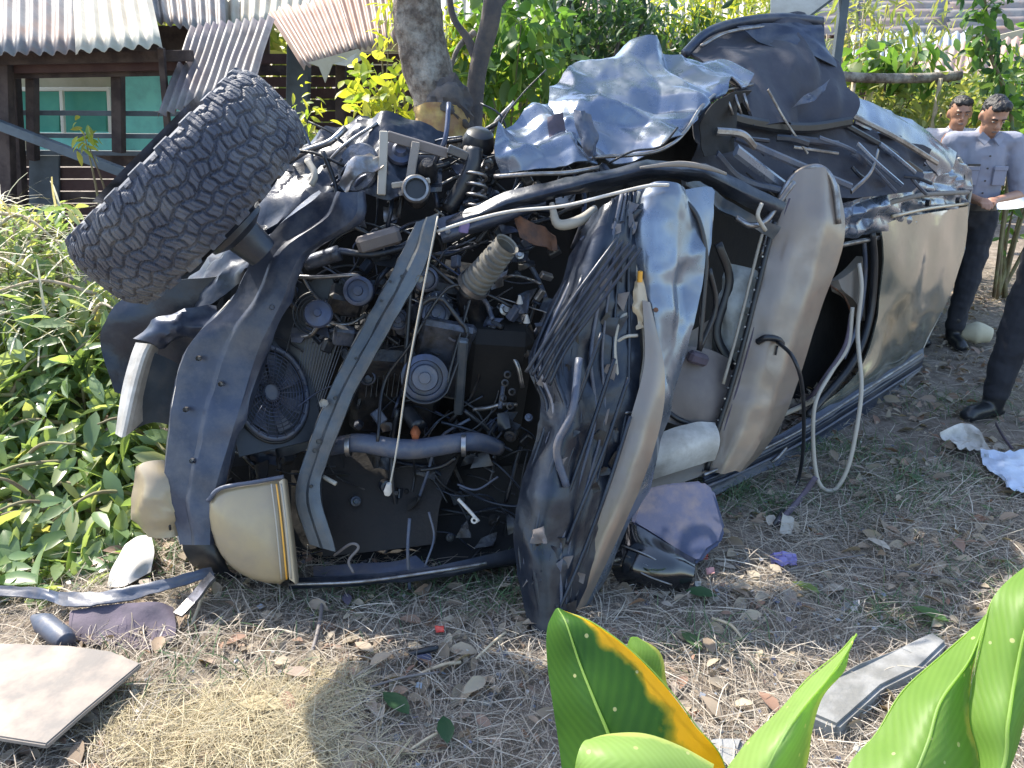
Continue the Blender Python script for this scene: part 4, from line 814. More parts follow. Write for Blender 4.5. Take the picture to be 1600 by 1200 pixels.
sheet('lit_door_strip', [[D(1003, 470, -.035), D(1008, 472, -.035), D(1012, 474, -.03)], [D(1006, 565, -.045), D(1022, 570, -.045), D(1034, 575, -.03)], [D(986, 650, -.05), D(1008, 655, -.055), D(1030, 655, -.03)], [D(952, 760, -.05), D(976, 764, -.055), D(1000, 752, -.03)], [D(918, 862, -.05), D(936, 866, -.05), D(956, 852, -.03)], [D(886, 948, -.04), D(898, 953, -.045), D(912, 942, -.03)]], M['door'], fd, n=6, crump=.004, thick=.012)  # added beige strip, light on the lower door put into its colour
tube('door_crease', [D(1052, 360, -.005), D(1042, 430, .02), D(1035, 500, .0)], .01, M['paint'], fd)
# ---- interior between the doors
sheet('door_card', [[at(1050, 540, 3.2), at(1100, 548, 3.22), at(1152, 572, 3.25)], [at(1036, 600, 3.15), at(1090, 615, 3.12), at(1142, 618, 3.2)], [at(1030, 655, 3.1), at(1085, 670, 3.1), at(1125, 675, 3.15)]], M['card'], car, n=5, thick=.04, soft=.03)
tube('card_edge', [at(1040, 640, 3.08), at(1062, 656, 3.06), at(1100, 668, 3.08), at(1126, 668, 3.1)], .012, M['black'], car)
eb2 = box('door_pull', at(1090, 560, 3.12), (.09, .05, .05), M['purple'], car, (0, .35, .2), .012)
sheet('deflated_airbag', [[at(1140, 412, 3.4), at(1165, 420, 3.35), at(1192, 440, 3.4)], [at(1128, 470, 3.35), at(1158, 478, 3.28), at(1188, 490, 3.35)], [at(1122, 540, 3.35), at(1145, 556, 3.28), at(1178, 545, 3.35)], [at(1142, 572, 3.35), at(1152, 580, 3.32), at(1160, 570, 3.35)]], M['bag'], car, n=7, thick=.03, crump=.03, cs=9)
tube('seat_belt', [at(1122, 380, 3.3), at(1140, 440, 3.3), at(1120, 520, 3.25), at(1148, 575, 3.2)], .018, M['black'], car, flat=.3)
sheet('seat_base', [[at(1020, 610, 3.3), at(1060, 540, 3.35), at(1110, 500, 3.4)], [at(1000, 700, 3.1), at(1040, 660, 3.15), at(1100, 640, 3.2)]], M['seat'], car, n=5, thick=.06, soft=.02)
sheet('sill_padding', [[at(1003, 700, 3.0), at(1040, 684, 3.0), at(1085, 668, 3.05), at(1110, 672, 3.08)], [at(1000, 722, 2.93), at(1040, 706, 2.93), at(1085, 690, 2.98), at(1114, 686, 3.02)], [at(996, 748, 2.95), at(1040, 732, 2.95), at(1085, 716, 3.0), at(1106, 708, 3.04)]], M['white'], car, n=6, thick=.04, crump=.008, soft=.01)
sheet('door_sill', [[at(990, 752, 2.95), at(1050, 732, 3.0), at(1112, 712, 3.06)], [at(985, 778, 2.9), at(1050, 760, 2.95), at(1108, 738, 3.02)]], M['seat'], car, n=4, thick=.02)
eb3 = box('seat_frame_rail', at(1060, 640, 3.2), (.2, .03, .02), M['steel'], car, (0, .2, .6))
# ---- rear door, edge towards us
rows = [[(1226, 296, .03), (1250, 268, .02), (1280, 264, .02), (1302, 292, .06)], [(1210, 360, .02), (1240, 350, .0), (1278, 348, .0), (1310, 352, .07)], [(1192, 430, .02), (1222, 430, -.01), (1262, 430, .0), (1299, 412, .07)], [(1170, 520, .02), (1200, 524, -.01), (1232, 528, .0), (1264, 506, .07)],
        [(1150, 600, .02), (1178, 608, -.01), (1204, 614, .0), (1236, 596, .07)], [(1126, 672, .02), (1152, 680, -.01), (1182, 682, .0), (1210, 662, .07)], [(1106, 735, .02), (1126, 738, 0), (1148, 732, 0), (1180, 706, .06)]]
rd = sheet('rear_door', [[RD(*p) for p in r] for r in rows], M['door'], car, n=9, thick=.03, crump=.009, cs=3, soft=.004, lin=True)
tube('door_top_rim', [RD(x, y, .01) for x, y in ((1190, 402), (1208, 340), (1230, 288), (1258, 264), (1286, 264), (1304, 292), (1310, 350))], .013, M['steel'], rd, n=6)
sl = ((1226, 310), (1206, 370), (1188, 440), (1168, 520), (1146, 600), (1124, 670), (1106, 735))
tube('door_seal', [RD(x-2, y, -.015) for x, y in sl], .012, M['black'], rd, n=7); tube('door_hem', [RD(x-16, y, .0) for x, y in sl[:5]], .007, M['cream'], rd, n=7)
tube('door_hem', [RD(x+8, y, -.01) for x, y in sl], .004, M['purple'], rd, n=7)
for i in range(26):
    k = i/25*6; j = min(int(k), 5); f = k-j; x = sl[j][0]*(1-f)+sl[j+1][0]*f; y = sl[j][1]*(1-f)+sl[j+1][1]*f; lathe('seal_clip', [(0, .006), (.004, .006), (.004, -.01)], RD(x-7, y, -.02), (0, -1, .2), M['beam2' if i % 3 else 'steel'], rd, seg=8)
tube('latch_slot', [RD(1214, 560, -.022), RD(1190, 605, -.022), RD(1166, 650, -.022)], .0025, M['black'], rd, sides=5)
tube('door_handle', [RD(1184, 534, -.03), RD(1196, 528, -.06), RD(1214, 530, -.05), RD(1222, 538, -.03)], .014, M['black'], rd)
tube('lock_cable', [RD(1215, 534, -.05), at(1240, 560, 2.95), at(1254, 610, 2.95), at(1255, 700, 3.1), at(1244, 760, 3.15), gnd(1215, 810, .03), gnd(1208, 822, .02)], .008, M['black'], rd, n=8)
tube('lock_cable', [RD(1215, 540, -.04), RD(1212, 555, -.04)], .004, M['black'], rd, n=1)
# weatherstrip loop
tube('weatherstrip', [at(1342, 412, 3.45), at(1346, 450, 3.4), at(1340, 520, 3.35), at(1346, 600, 3.25), at(1340, 660, 3.18), at(1325, 730, 3.12), at(1303, 766, 3.1), at(1280, 755, 3.1), at(1271, 700, 3.15), at(1274, 630, 3.2), at(1300, 580, 3.3), at(1325, 540, 3.35), at(1332, 480, 3.4)], .0095, M['cream'], car, n=9, sides=8)
tube('weatherstrip', [at(1330, 490, 3.4), at(1320, 540, 3.35), at(1288, 590, 3.3), at(1262, 625, 3.35), at(1235, 640, 3.4)], .009, M['purple'], car, n=7)
tube('weatherstrip', [at(1212, 652, 3.35), at(1250, 636, 3.35), at(1275, 622, 3.3)], .012, M['cream'], car, n=7)
tube('fallen_belt', [gnd(1275, 745, .12), gnd(1250, 780, .03), gnd(1215, 818, .02)], .016, M['purple'], car, flat=.5)
# ---- rear side body
q = lambda *r: [S(x, y, o) for x, y, o in r]
sheet('shoulder_panel', [q((1300, 322, .0), (1370, 300, -.02), (1440, 262, .03), (1498, 246, .02)), q((1308, 345, .0), (1372, 330, -.05), (1440, 295, .0), (1514, 276, 0)), q((1310, 375, .02), (1360, 366, .0), (1430, 345, .0), (1512, 318, 0))], M['paint_sky'], car, n=14, crump=.03, cs=5, thick=.006, fold=.025, fd=(1.5, 1.5, 9))
qp = sheet('rear_quarter_panel', [q((1372, 352, .0), (1410, 340, -.02), (1455, 332, -.02), (1512, 322, .0)), q((1376, 420, .0), (1408, 415, -.04), (1452, 408, -.04), (1502, 395, .0)), q((1368, 500, .0), (1398, 495, -.03), (1440, 480, -.03), (1478, 465, .0)), q((1335, 585, .0), (1370, 572, -.03), (1415, 545, -.02), (1450, 520, .0)), q((1240, 668, .0), (1310, 628, .0), (1375, 592, .0), (1436, 558, .0))], M['paint'], car, n=8, crump=.012, cs=2.5, thick=.008, soft=.012)
tube('waist_trim', [S(1385, 318, -.04), S(1440, 305, -.04), S(1512, 300, -.02)], .014, M['seat'], car, sides=8); tube('waist_trim', [S(1395, 338, -.05), S(1450, 326, -.05), S(1512, 318, -.02)], .01, M['lens_side'], car)
for x, y in ((1450, 317), (1497, 313)): lathe('trim_hole', [(0, .012), (.016, .012), (.018, -.01)], S(x, y, -.05), (.7, -.7, .1), M['black'], car, seg=14)
tube('tailgate_edge', [S(1498, 248, .0), S(1516, 282, .0), S(1512, 325, 0), S(1500, 395, .0), S(1478, 465, 0), S(1452, 520, 0), S(1432, 562, 0)], .011, M['cream'], car, n=7)
sheet('tailgate', [[S(1500, 250, .02), S(1490, 235, .4), S(1470, 220, .8)], [S(1505, 390, .02), S(1490, 370, .4), S(1470, 360, .8)], [S(1434, 560, .02), S(1430, 540, .4), S(1420, 520, .8)]], M['paint'], car, n=5, crump=.03, thick=.01)
sheet('sill', [q((1095, 735, .02), (1170, 705, .0), (1250, 662, .0), (1340, 606, .0), (1440, 545, .0)), q((1100, 750, -.04), (1175, 716, -.05), (1255, 676, -.05), (1345, 622, -.05), (1440, 558, -.03)), q((1108, 762, -.02), (1180, 726, -.02), (1262, 688, -.02), (1350, 636, -.02), (1438, 570, -.01)), q((1112, 776, -.04), (1186, 740, -.05), (1268, 704, -.05), (1354, 650, -.04), (1434, 580, -.02))], M['beam'], car, n=6, crump=.018, cs=6, thick=.01)
for o, m_ in ((0, 'steel'), (10, 'dark'), (20, 'bluegrey')): tube('sill_rib', [S(1100, 742+o, -.06), S(1175, 710+o, -.07), S(1255, 670+o, -.07), S(1345, 614+o, -.07), S(1440, 553+o, -.05)], .007, M[m_], car, n=6)
tube('sill_bracket', [S(1205, 722, -.08), S(1215, 715, -.1), S(1228, 700, -.08)], .008, M['steel'], car)
tube('door_frame_seal', [S(1362, 362, .0), S(1366, 420, .0), S(1358, 500, .0), S(1330, 570, .0), S(1262, 650, .0)], .02, M['black'], car, n=7)
tube('door_frame_seal', [S(1350, 375, .04), S(1352, 430, .05), S(1342, 500, .05), S(1318, 560, .04)], .012, M['bluegrey'], car, n=7)
tube('door_frame', [S(1306, 385, .02), S(1340, 378, .02), S(1372, 372, .01)], .013, M['steel'], car)
sheet('rear_seat_side', [[S(1296, 440, .2), S(1320, 420, .2), S(1338, 400, .2)], [S(1300, 455, .18), S(1322, 470, .2), S(1338, 500, .2)]], M['seat'], car, n=5, thick=.05)
tube('seat_piping', [S(1298, 446, .15), S(1318, 462, .15), S(1332, 492, .15)], .006, M['rust'], car)
# ---- crushed roof
sheet('crushed_roof', [[at(*p) for p in r] for r in [
    [(860, 142, 3.35), (905, 104, 3.5), (960, 84, 3.6), (1012, 69, 3.6), (1060, 88, 3.65), (1110, 98, 3.7), (1172, 128, 3.7)],
    [(858, 172, 3.2), (905, 138, 3.3), (960, 122, 3.4), (1012, 108, 3.4), (1062, 118, 3.42), (1112, 122, 3.5), (1168, 134, 3.55)],
    [(872, 198, 3.1), (915, 176, 3.15), (965, 160, 3.22), (1015, 150, 3.25), (1062, 148, 3.28), (1105, 145, 3.35), (1140, 140, 3.4)],
    [(895, 222, 3.02), (930, 208, 3.05), (970, 196, 3.1), (1015, 188, 3.1), (1055, 180, 3.15), (1088, 172, 3.2), (1112, 160, 3.3)],
    [(925, 244, 2.98), (945, 242, 2.95), (975, 240, 2.97), (1010, 238, 2.98), (1042, 228, 3.0), (1066, 212, 3.08), (1086, 192, 3.15)]]], M['paint_sky'], car, n=16, thick=.006, crump=.05, cs=2.6, soft=.04, fold=.035, fd=(3.2, 1, -2.2))
tube('roof_edge', [at(925, 246, 2.94), at(1010, 240, 2.94), at(1048, 226, 2.97), at(1072, 204, 3.05), at(1098, 165, 3.2), at(1130, 142, 3.4), at(1176, 132, 3.6)], .007, M['steel'], car, n=7)
sheet('crumpled_wing', [[at(*p) for p in r] for r in [
    [(776, 203, 3.0), (805, 190, 3.1), (838, 170, 3.2), (862, 155, 3.25)], [(772, 222, 2.92), (812, 212, 3.0), (850, 196, 3.08), (885, 212, 3.1)],
    [(775, 248, 2.88), (818, 235, 2.9), (862, 226, 2.95), (915, 232, 3.0)], [(780, 272, 2.88), (830, 264, 2.86), (880, 262, 2.9), (935, 252, 2.95)]]], M['paint_sky'], car, n=16, thick=.006, crump=.04, cs=3, soft=.03, fold=.03, fd=(5, 1, 3))
sheet('torn_lining_flap', [[at(855, 185, 3.05), at(880, 178, 3.05)], [at(858, 215, 3.0), at(885, 212, 3.0)]], M['purple'], car, n=5, crump=.03)
sheet('pleated_pillar', [[at(895, 170, 3.0), at(910, 176, 2.98), at(925, 185, 3.02)], [at(905, 215, 2.95), at(918, 215, 2.94), at(930, 215, 2.98)], [at(920, 245, 2.93), at(930, 245, 2.92), at(940, 243, 2.95)]], M['bluegrey'], car, n=5, crump=.04, cs=12)
tube('wing_lower_edge', [at(772, 276, 2.84), at(830, 272, 2.82), at(885, 270, 2.84), at(935, 262, 2.88)], .008, M['steel'], car)
# long bent pillar bars
sheet('screen_pillar', [[at(690, 345, 2.82), at(790, 302, 2.8), at(900, 276, 2.8), at(1010, 252, 2.85), at(1100, 258, 2.95), at(1230, 318, 3.1)], [at(694, 358, 2.78), at(792, 318, 2.76), at(902, 290, 2.76), at(1012, 264, 2.8), at(1100, 270, 2.9), at(1222, 332, 3.08)], [at(696, 366, 2.82), at(796, 328, 2.8), at(905, 302, 2.8), at(1014, 276, 2.86), at(1096, 284, 2.96), at(1214, 346, 3.12)]], M['dark'], car, n=7, crump=.014, cs=8, lin=True)
tube('pillar_trim', [at(1000, 262, 2.78), at(1060, 256, 2.8), at(1105, 262, 2.86), at(1135, 272, 2.92)], .014, M['seat'], car, n=6, rs=[.004, .01, .009, .005], flat=.6)
sheet('lower_pillar', [[at(1060, 268, 3.0), at(1110, 300, 3.1), at(1170, 335, 3.15), at(1215, 352, 3.2)], [at(1064, 290, 3.0), at(1110, 322, 3.08), at(1165, 352, 3.14), at(1205, 372, 3.2)]], M['beam2'], car, n=6, crump=.02, cs=8, thick=.02)
tube('curled_strip', [at(1150, 340, 3.05), at(1172, 352, 3.02), at(1196, 345, 3.04), at(1218, 315, 3.1), at(1240, 285, 3.15)], .012, M['steel'], car)
tube('curled_strip', [at(1196, 360, 3.0), at(1184, 338, 2.98), at(1190, 318, 3.0)], .008, M['cream'], car)
tube('bonnet_cable', [at(682, 362, 2.7), at(735, 345, 2.72), at(800, 330, 2.72), at(880, 322, 2.7), at(950, 305, 2.68), at(1010, 291, 2.68), at(1045, 289, 2.7)], .006, M['white'], car, n=7)
# raised hatch lining
sheet('hatch_lining', [[at(*p) for p in r] for r in [
    [(1074, 82, 3.9), (1105, 56, 4.0), (1150, 40, 4.1), (1215, 32, 4.15), (1280, 36, 4.2)], [(1098, 102, 3.8), (1125, 82, 3.85), (1170, 66, 3.95), (1225, 62, 4.05), (1292, 84, 4.1)],
    [(1130, 128, 3.7), (1155, 112, 3.75), (1195, 100, 3.8), (1245, 100, 3.9), (1316, 128, 4.0)], [(1158, 160, 3.6), (1180, 150, 3.65), (1215, 145, 3.72), (1262, 150, 3.82), (1334, 165, 3.92)], [(1172, 200, 3.55), (1200, 198, 3.6), (1230, 198, 3.68), (1270, 200, 3.78), (1318, 188, 3.88)]]], M['liner'], car, n=12, thick=.015, crump=.05, cs=2, soft=.04, fold=.025, fd=(3, 1, -3))
tube('hatch_rim', [at(1070, 84, 3.86), at(1104, 52, 3.95), at(1150, 36, 4.05), at(1215, 28, 4.1), at(1284, 33, 4.15)], .022, M['beam'], car, n=8)
tube('hatch_rim', [at(1095, 72, 3.84), at(1140, 50, 3.95), at(1215, 40, 4.05), at(1282, 44, 4.12)], .008, M['steel'], car, n=8)
sheet('hatch_skin', [[at(1150, 45, 4.0), at(1220, 36, 4.05), at(1284, 38, 4.1)], [at(1190, 66, 3.95), at(1240, 60, 4.0), at(1296, 80, 4.05)], [at(1215, 82, 3.9), at(1255, 84, 3.95), at(1308, 108, 4.0)]], M['beam'], car, n=5, crump=.03)
sheet('torn_sticker', [[at(1255, 150, 3.68), at(1278, 138, 3.7), at(1296, 124, 3.72)], [at(1240, 166, 3.66), at(1268, 160, 3.67), at(1290, 140, 3.7)]], M['bluegrey'], car, n=5, crump=.03, cs=16)
# dark sheet standing in for the shaded cavity behind, with bars
sheet('shaded_cavity_backing', [[at(1095, 165, 3.5), at(1200, 195, 3.75), at(1330, 190, 4.0), at(1450, 235, 4.4)], [at(1085, 215, 3.4), at(1200, 240, 3.65), at(1330, 250, 3.9), at(1440, 270, 4.3)], [at(1080, 265, 3.3), at(1200, 300, 3.6), at(1320, 310, 3.8), at(1420, 300, 4.2)]], M['liner'], car, n=7, crump=.07, cs=4)
sheet('opened_vent', [[at(1098, 178, 3.15), at(1140, 145, 3.3), at(1176, 142, 3.45)], [at(1092, 215, 3.15), at(1128, 190, 3.28), at(1150, 180, 3.4)], [at(1100, 245, 3.15), at(1130, 240, 3.25), at(1150, 235, 3.35)]], M['cavity'], car, n=5, crump=.02)
for a in ([(1135, 150, 3.3), (1145, 180, 3.3)], [(1148, 148, 3.32), (1158, 178, 3.32)], [(1162, 146, 3.35), (1170, 174, 3.35)]): tube('vent_slat', [at(*p) for p in a], .006, M['steel'], car, n=1)
for a, r_, m_ in ([[(1110, 172, 3.4), (1180, 192, 3.55), (1260, 200, 3.7), (1330, 190, 3.85)], .018, 'black'], [[(1150, 215, 3.3), (1230, 250, 3.4), (1330, 292, 3.6)], .013, 'bluegrey'], [[(1150, 235, 3.2), (1185, 262, 3.3), (1225, 292, 3.4)], .02, 'paint_sky'], [[(1120, 240, 3.2), (1160, 280, 3.3), (1230, 300, 3.35)], .012, 'beam'],
                  [[(1200, 140, 3.55), (1228, 190, 3.6), (1262, 240, 3.65)], .005, 'steel'], [[(1320, 195, 3.9), (1390, 235, 4.1), (1440, 270, 4.3)], .012, 'black'], [[(1330, 180, 3.9), (1400, 215, 4.1), (1465, 255, 4.4)], .012, 'steel'], [[(1330, 300, 3.7), (1360, 270, 3.8), (1372, 235, 3.9)], .01, 'steel'], [[(1340, 225, 3.8), (1370, 255, 3.85), (1410, 290, 3.95)], .009, 'paint_sky'],
                  [[(1375, 225, 4.0), (1400, 245, 4.05), (1430, 270, 4.15)], .01, 'paint_sky'], [[(1280, 215, 3.7), (1340, 240, 3.85), (1400, 300, 4.0)], .008, 'bluegrey'], [[(1120, 205, 3.2), (1160, 210, 3.25), (1180, 230, 3.3)], .012, 'steel'], [[(1235, 215, 3.7), (1310, 225, 3.85)], .012, 'bluegrey'], [[(1240, 230, 3.68), (1310, 240, 3.8)], .006, 'steel']):
    tube('bent_bar', [at(*p) for p in a], r_*1.25, M[m_], car, n=7, sides=6, flat=.45, smooth=False)
sheet('rear_pillar', [[at(1325, 150, 4.1), at(1380, 172, 4.3), at(1430, 195, 4.5), at(1490, 240, 4.8)], [at(1335, 175, 4.0), at(1385, 195, 4.2), at(1435, 218, 4.4), at(1488, 262, 4.7)], [at(1332, 192, 4.0), at(1385, 215, 4.15), at(1430, 238, 4.35), at(1465, 275, 4.6)]], M['paint_sky'], car, n=6, crump=.02, cs=5, thick=.01)
for i in range(13):
    x, y = R.uniform(1100, 1430), R.uniform(195, 305); Y = 3.25+(x-1100)/330*.85
    if y < 190+(x-1100)*.12: continue
    a = R.uniform(-.2, .9); L_ = R.uniform(25, 80); tube(R.choice(['bent_bar', 'wire']), [at(x, y, Y), at(x+cos(a)*L_/2, y+sin(a)*L_/2+R.uniform(-5, 5), Y), at(x+cos(a)*L_, y+sin(a)*L_, Y+.05)], R.choice([.004, .009, .015]), M[R.choice(['black', 'beam', 'bluegrey', 'dark', 'dark'])], car, n=5, sides=6, flat=R.choice([1, .3, .3]), smooth=False)
# leaf caught in the wheel arch
lf = mesh('caught_leaf', [F(376, 347, .0), F(366, 362, .01), F(376, 365, 0), F(388, 366, .01), F(368, 374, .02), F(379, 383, .01), F(386, 378, .02)], [(0, 1, 2), (0, 2, 3), (1, 4, 2), (4, 5, 2), (2, 5, 6), (2, 6, 3)], M['paper']); tag(lf, 'single pale leaf caught in the dark arch below the big wheel', 'leaf')
lathe('air_dome', [(0, .05), (.03, .048), (.05, .035), (.06, .01), (.06, -.02), (.04, -.05)], at(748, 222, 3.05), (.2, -.4, 1), M['black'], car, seg=24)
box('bracket_block', at(738, 240, 3.0), (.07, .04, .04), M['seat'], car, (.2, .3, .4), .006)
# ================================================================== GROUND COVER
def zg(P): return np.array([gh(x, y) for x, y in P[:, :2]])
def area(n, x0, x1, y0, y1): return np.stack([NR.uniform(x0, x1, n), NR.uniform(y0, y1, n), np.zeros(n)], 1)
ST = straw_tmpl(.015, .12)
P = np.concatenate([area(64000, -2.2, 2.6, 1.05, 3.4), area(32000, .2, 5.2, 2.4, 7.5)]); 
n = len(P); P[:, 2] = zg(P)+NR.rand(n)*.02+.002
tag(scatter('dry_straw', ST, P, NR.rand(n)*2*pi, NR.normal(size=n)*.13, NR.rand(n)*.8, .04+.15*NR.rand(n)**2, M['straw'], wscale=.6+1.1*NR.rand(n)), None, None, kind='stuff')
P = area(16000, -2.2, 4.6, 1.05, 6.5); P = P[np.array([fbm(q[0], q[1], 2.2, 11)+R.uniform(-.3, .5) > 0 for q in P])]; n = len(P); P[:, 2] = zg(P)+.012+NR.rand(n)*.02
tag(scatter('leaf_litter', leaf_tmpl(.5, .25, .12), P, NR.rand(n)*2*pi, NR.normal(size=n)*.25, NR.normal(size=n)*.5, .025+.07*NR.rand(n)**1.6, M['litter']), None, None, kind='stuff')
# green tufts
G = []
for (px, py, s, k) in [(1420, 740, .3, 700), (1360, 790, .2, 250), (1180, 790, .12, 250), (1140, 770, .1, 300), (770, 930, .12, 300), (560, 940, .1, 150), (1100, 1010, .1, 100), (1290, 700, .14, 200), (250, 880, .2, 400), (430, 960, .2, 60), (1500, 640, .25, 300), (1540, 900, .15, 160), (1400, 960, .1, 160), (300, 1060, .15, 120)]:
    c = gnd(px, py); G.append(np.stack([NR.normal(c.x, s, k), NR.normal(c.y, s*.6, k), np.zeros(k)], 1))
P = np.concatenate(G); n = len(P); P[:, 2] = zg(P)+.005
tag(scatter('short_grass', straw_tmpl(.05, .1), P, NR.rand(n)*2*pi, .3+.6*NR.rand(n), NR.normal(size=n)*.4, .04+.06*NR.rand(n), M['grass']), None, None, kind='stuff')
# sunlit straw heap
c = gnd(380, 1175); n = 16000; rr = NR.uniform(-1, 1, (n, 2))*[.5, .3]; keep = np.array([fbm(c.x+q[0], c.y+q[1], 4, 7)*.9+.62-(q[0]/.42)**2*.7-(q[1]/.26)**2*.7+R.uniform(-.15, .15) > 0 for q in rr]); rr = rr[keep]; n = len(rr); P = np.stack([c.x+rr[:, 0], c.y+rr[:, 1], np.zeros(n)], 1)
P[:, 2] = zg(P)+.07*np.exp(-(rr[:, 0]/.3)**2-(rr[:, 1]/.2)**2)*NR.rand(n)+.012
tag(scatter('yellow_hay', ST, P, NR.rand(n)*2*pi, NR.normal(size=n)*.12, NR.rand(n), .03+.1*NR.rand(n), M['straw_y'], wscale=.6+.8*NR.rand(n)), None, None, kind='stuff')
P = np.concatenate([area(1500, -1.6, 1.2, 1.5, 2.6), area(700, .3, 3.0, 2.0, 3.6)]); P = P[np.array([fbm(q[0], q[1], 3, 5) > .02 for q in P])]; n = len(P); P[:, 2] = zg(P)+.022
tag(scatter('broken_fragments', (np.array([(0, 0, 0), (.9, .2, .05), (.6, 1, .0), (-.1, .7, .1)]), np.array([(0, 1, 2), (0, 2, 3)])), P, NR.rand(n)*2*pi, NR.normal(size=n)*.4, NR.normal(size=n)*.4, .006+.022*NR.rand(n)**3, M['frag']), None, None, kind='stuff')
# individual fallen twigs and leaves
for i, (a, b, r_) in enumerate([((487, 1030), (505, 945), .007), ((740, 1040), (790, 1005), .004), ((750, 960), (775, 1015), .004), ((300, 985), (335, 900), .005), ((1290, 880), (1560, 925), .003), ((1160, 1010), (1110, 985), .005), ((560, 1090), (690, 1060), .004), ((640, 1180), (700, 1150), .004), ((1350, 870), (1200, 905), .003), ((650, 1062), (720, 1045), .006)]):
    A, B = gnd(*a), gnd(*b); z0 = gh(A.x, A.y)+.02; z1 = gh(B.x, B.y)+.03
    o = tube('twig', [(A.x, A.y, z0), ((A.x+B.x)/2+.01, (A.y+B.y)/2, (z0+z1)/2+.015), (B.x, B.y, z1)], r_, M['drystem' if i % 2 else 'card'], None, n=5, sides=6)
    tag(o, ['pale split twig below the headlight pointing at the camera', 'thin twig right of the black clip', 'thin twig below the torn bonnet tip, left of the leaf', 'short twig below the long blue trim strip', 'long thin stalk on the straw above the largest canna leaf', 'short twig left of the grey kerb stone', 'thin twig right of the yellow hay', 'lowest thin twig at the bottom centre', 'thin stalk on the straw right of the fallen mirror', 'short thick twig under the black clip'][i], 'twig', 'twigs on the straw')
def gleaf(px, py, s, yaw, m, lab, cat='leaf', grp='fallen leaves on the straw', tm=None):
    v, f = tm or leaf_tmpl(.5, .12, .05); c = gnd(px, py); me = bpy.data.meshes.new('fallen_leaf'); me.from_pydata([tuple(x) for x in v], [], [tuple(int(q) for q in x) for x in f]); me.materials.append(M[m]); me.polygons.foreach_set('use_smooth', [True]*len(me.polygons))
    o = bpy.data.objects.new('fallen_leaf', me); COL.objects.link(o); o.location = (c.x, c.y, gh(c.x, c.y)+.035); o.rotation_euler = (.15, .1, yaw); o.scale = (s, s, s); tag(o, lab, cat, grp)
gleaf(1070, 935, .11, -1.9, 'leaf_dark', 'green fallen leaf in front of the fallen mirror'); gleaf(1095, 1030, .1, .5, 'leaf_dark', 'green fallen leaf right of the small canna leaf'); gleaf(1112, 1040, .08, .1, 'litter', 'pinkish brown dry leaf beside the green fallen leaf')
gleaf(1390, 868, .1, .6, 'straw', 'pale curled dry leaf in the middle of the right straw'); gleaf(1280, 935, .1, .9, 'leaf_mid', 'green fallen leaf above the narrow canna leaf'); gleaf(640, 1130, .12, .8, 'leaf_dark', 'dark green fallen leaf right of the yellow hay'); gleaf(700, 1180, .1, .2, 'leaf_dark', 'dark green leaf at the bottom edge left of the canna plant')
gleaf(1200, 830, .09, -.5, 'straw', 'dry leaf by the end of the black cable'); gleaf(1150, 900, .08, 1.2, 'straw', 'tan dry leaf right of the red scrap'); gleaf(490, 1070, .1, 1.4, 'litter', 'reddish dry leaf above the yellow hay'); gleaf(585, 1032, .08, 1.0, 'litter', 'reddish dry leaf left of the black clip')
gleaf(450, 1128, .14, 1.5, 'straw_y', 'pale curled husk lying at the edge of the yellow hay'); gleaf(1480, 985, .12, .9, 'leaf_mid', 'green leaf lying on the end of the kerb stone'); gleaf(1440, 770, .1, .3, 'leaf_dark', 'bluish green leaf in the grass below the blue bag')
gleaf(1550, 810, .07, .3, 'leaf_dark', 'small bluish green leaf on bare straw at the right'); gleaf(545, 960, .07, .3, 'purple', 'small dark violet scrap under the nose of the wreck', 'scrap', None)
# ================================================================== DEBRIS
def gp(px, py, z): c = gnd(px, py); d = ray(px, py); g = gh(c.x, c.y)+z; return gnd(px, py, g)
o = plate('cement_board', [gp(-120, 1000, .10), gp(0, 1004, .1), gp(110, 1008, .1), gp(172, 1016, .1), gp(221, 1036, .095), gp(180, 1070, .09), (gp(130, 1112, .09)), gp(72, 1163, .09), gp(-10, 1150, .09), gp(-140, 1140, .09)], .018, M['board'], bev=.004); tag(o, 'broken pale cement board lying flat in the bottom left corner', 'board')
o = sheet('plastic_fragment', [[gp(196, 850, .09), gp(215, 838, .11), gp(236, 836, .1)], [gp(172, 888, .06), gp(206, 880, .09), gp(241, 862, .09)], [gp(166, 918, .02), gp(196, 914, .04), gp(236, 892, .05)]], M['white'], None, n=6, thick=.004, crump=.006, soft=.02); tag(o, 'crumpled white plastic fragment above the long blue trim strip', 'plastic fragment')
o = sheet('trim_strip', [[gp(-60, 916, .07), gp(60, 920, .07), gp(120, 928, .08), (gp(220, 915, .07)), gp(330, 886, .08)], [gp(-60, 930, .06), gp(60, 936, .05), gp(120, 950, .05), gp(220, 934, .05), gp(335, 900, .06)]], M['bluegrey'], None, n=8, thick=.008, crump=.02, cs=14); tag(o, 'long dented blue grey trim strip reaching in from the left edge', 'trim strip')
o = sheet('torn_cloth', [[gp(110, 955, .04), gp(180, 945, .05), gp(240, 940, .06), gp(270, 950, .04)], [gp(110, 985, .03), gp(180, 978, .03), gp(240, 975, .03), gp(275, 985, .03)], [gp(130, 1005, .01), gp(180, 1010, .01), gp(230, 1015, .01), gp(262, 1010, .01)]], M['purple'], None, n=6, thick=.004, crump=.012, soft=.012); tag(o, 'dark purple grey cloth between trim strip and cement board', 'cloth')
o = tube('plastic_bottle', [gp(52, 965, .05), gp(70, 975, .05), gp(95, 995, .05), gp(104, 1004, .045)], .036, M['bluegrey'], None, sides=14, rs=[.012, .036, .036, .03]); tag(o, 'blue grey plastic bottle half hidden under leaves above the board', 'bottle')
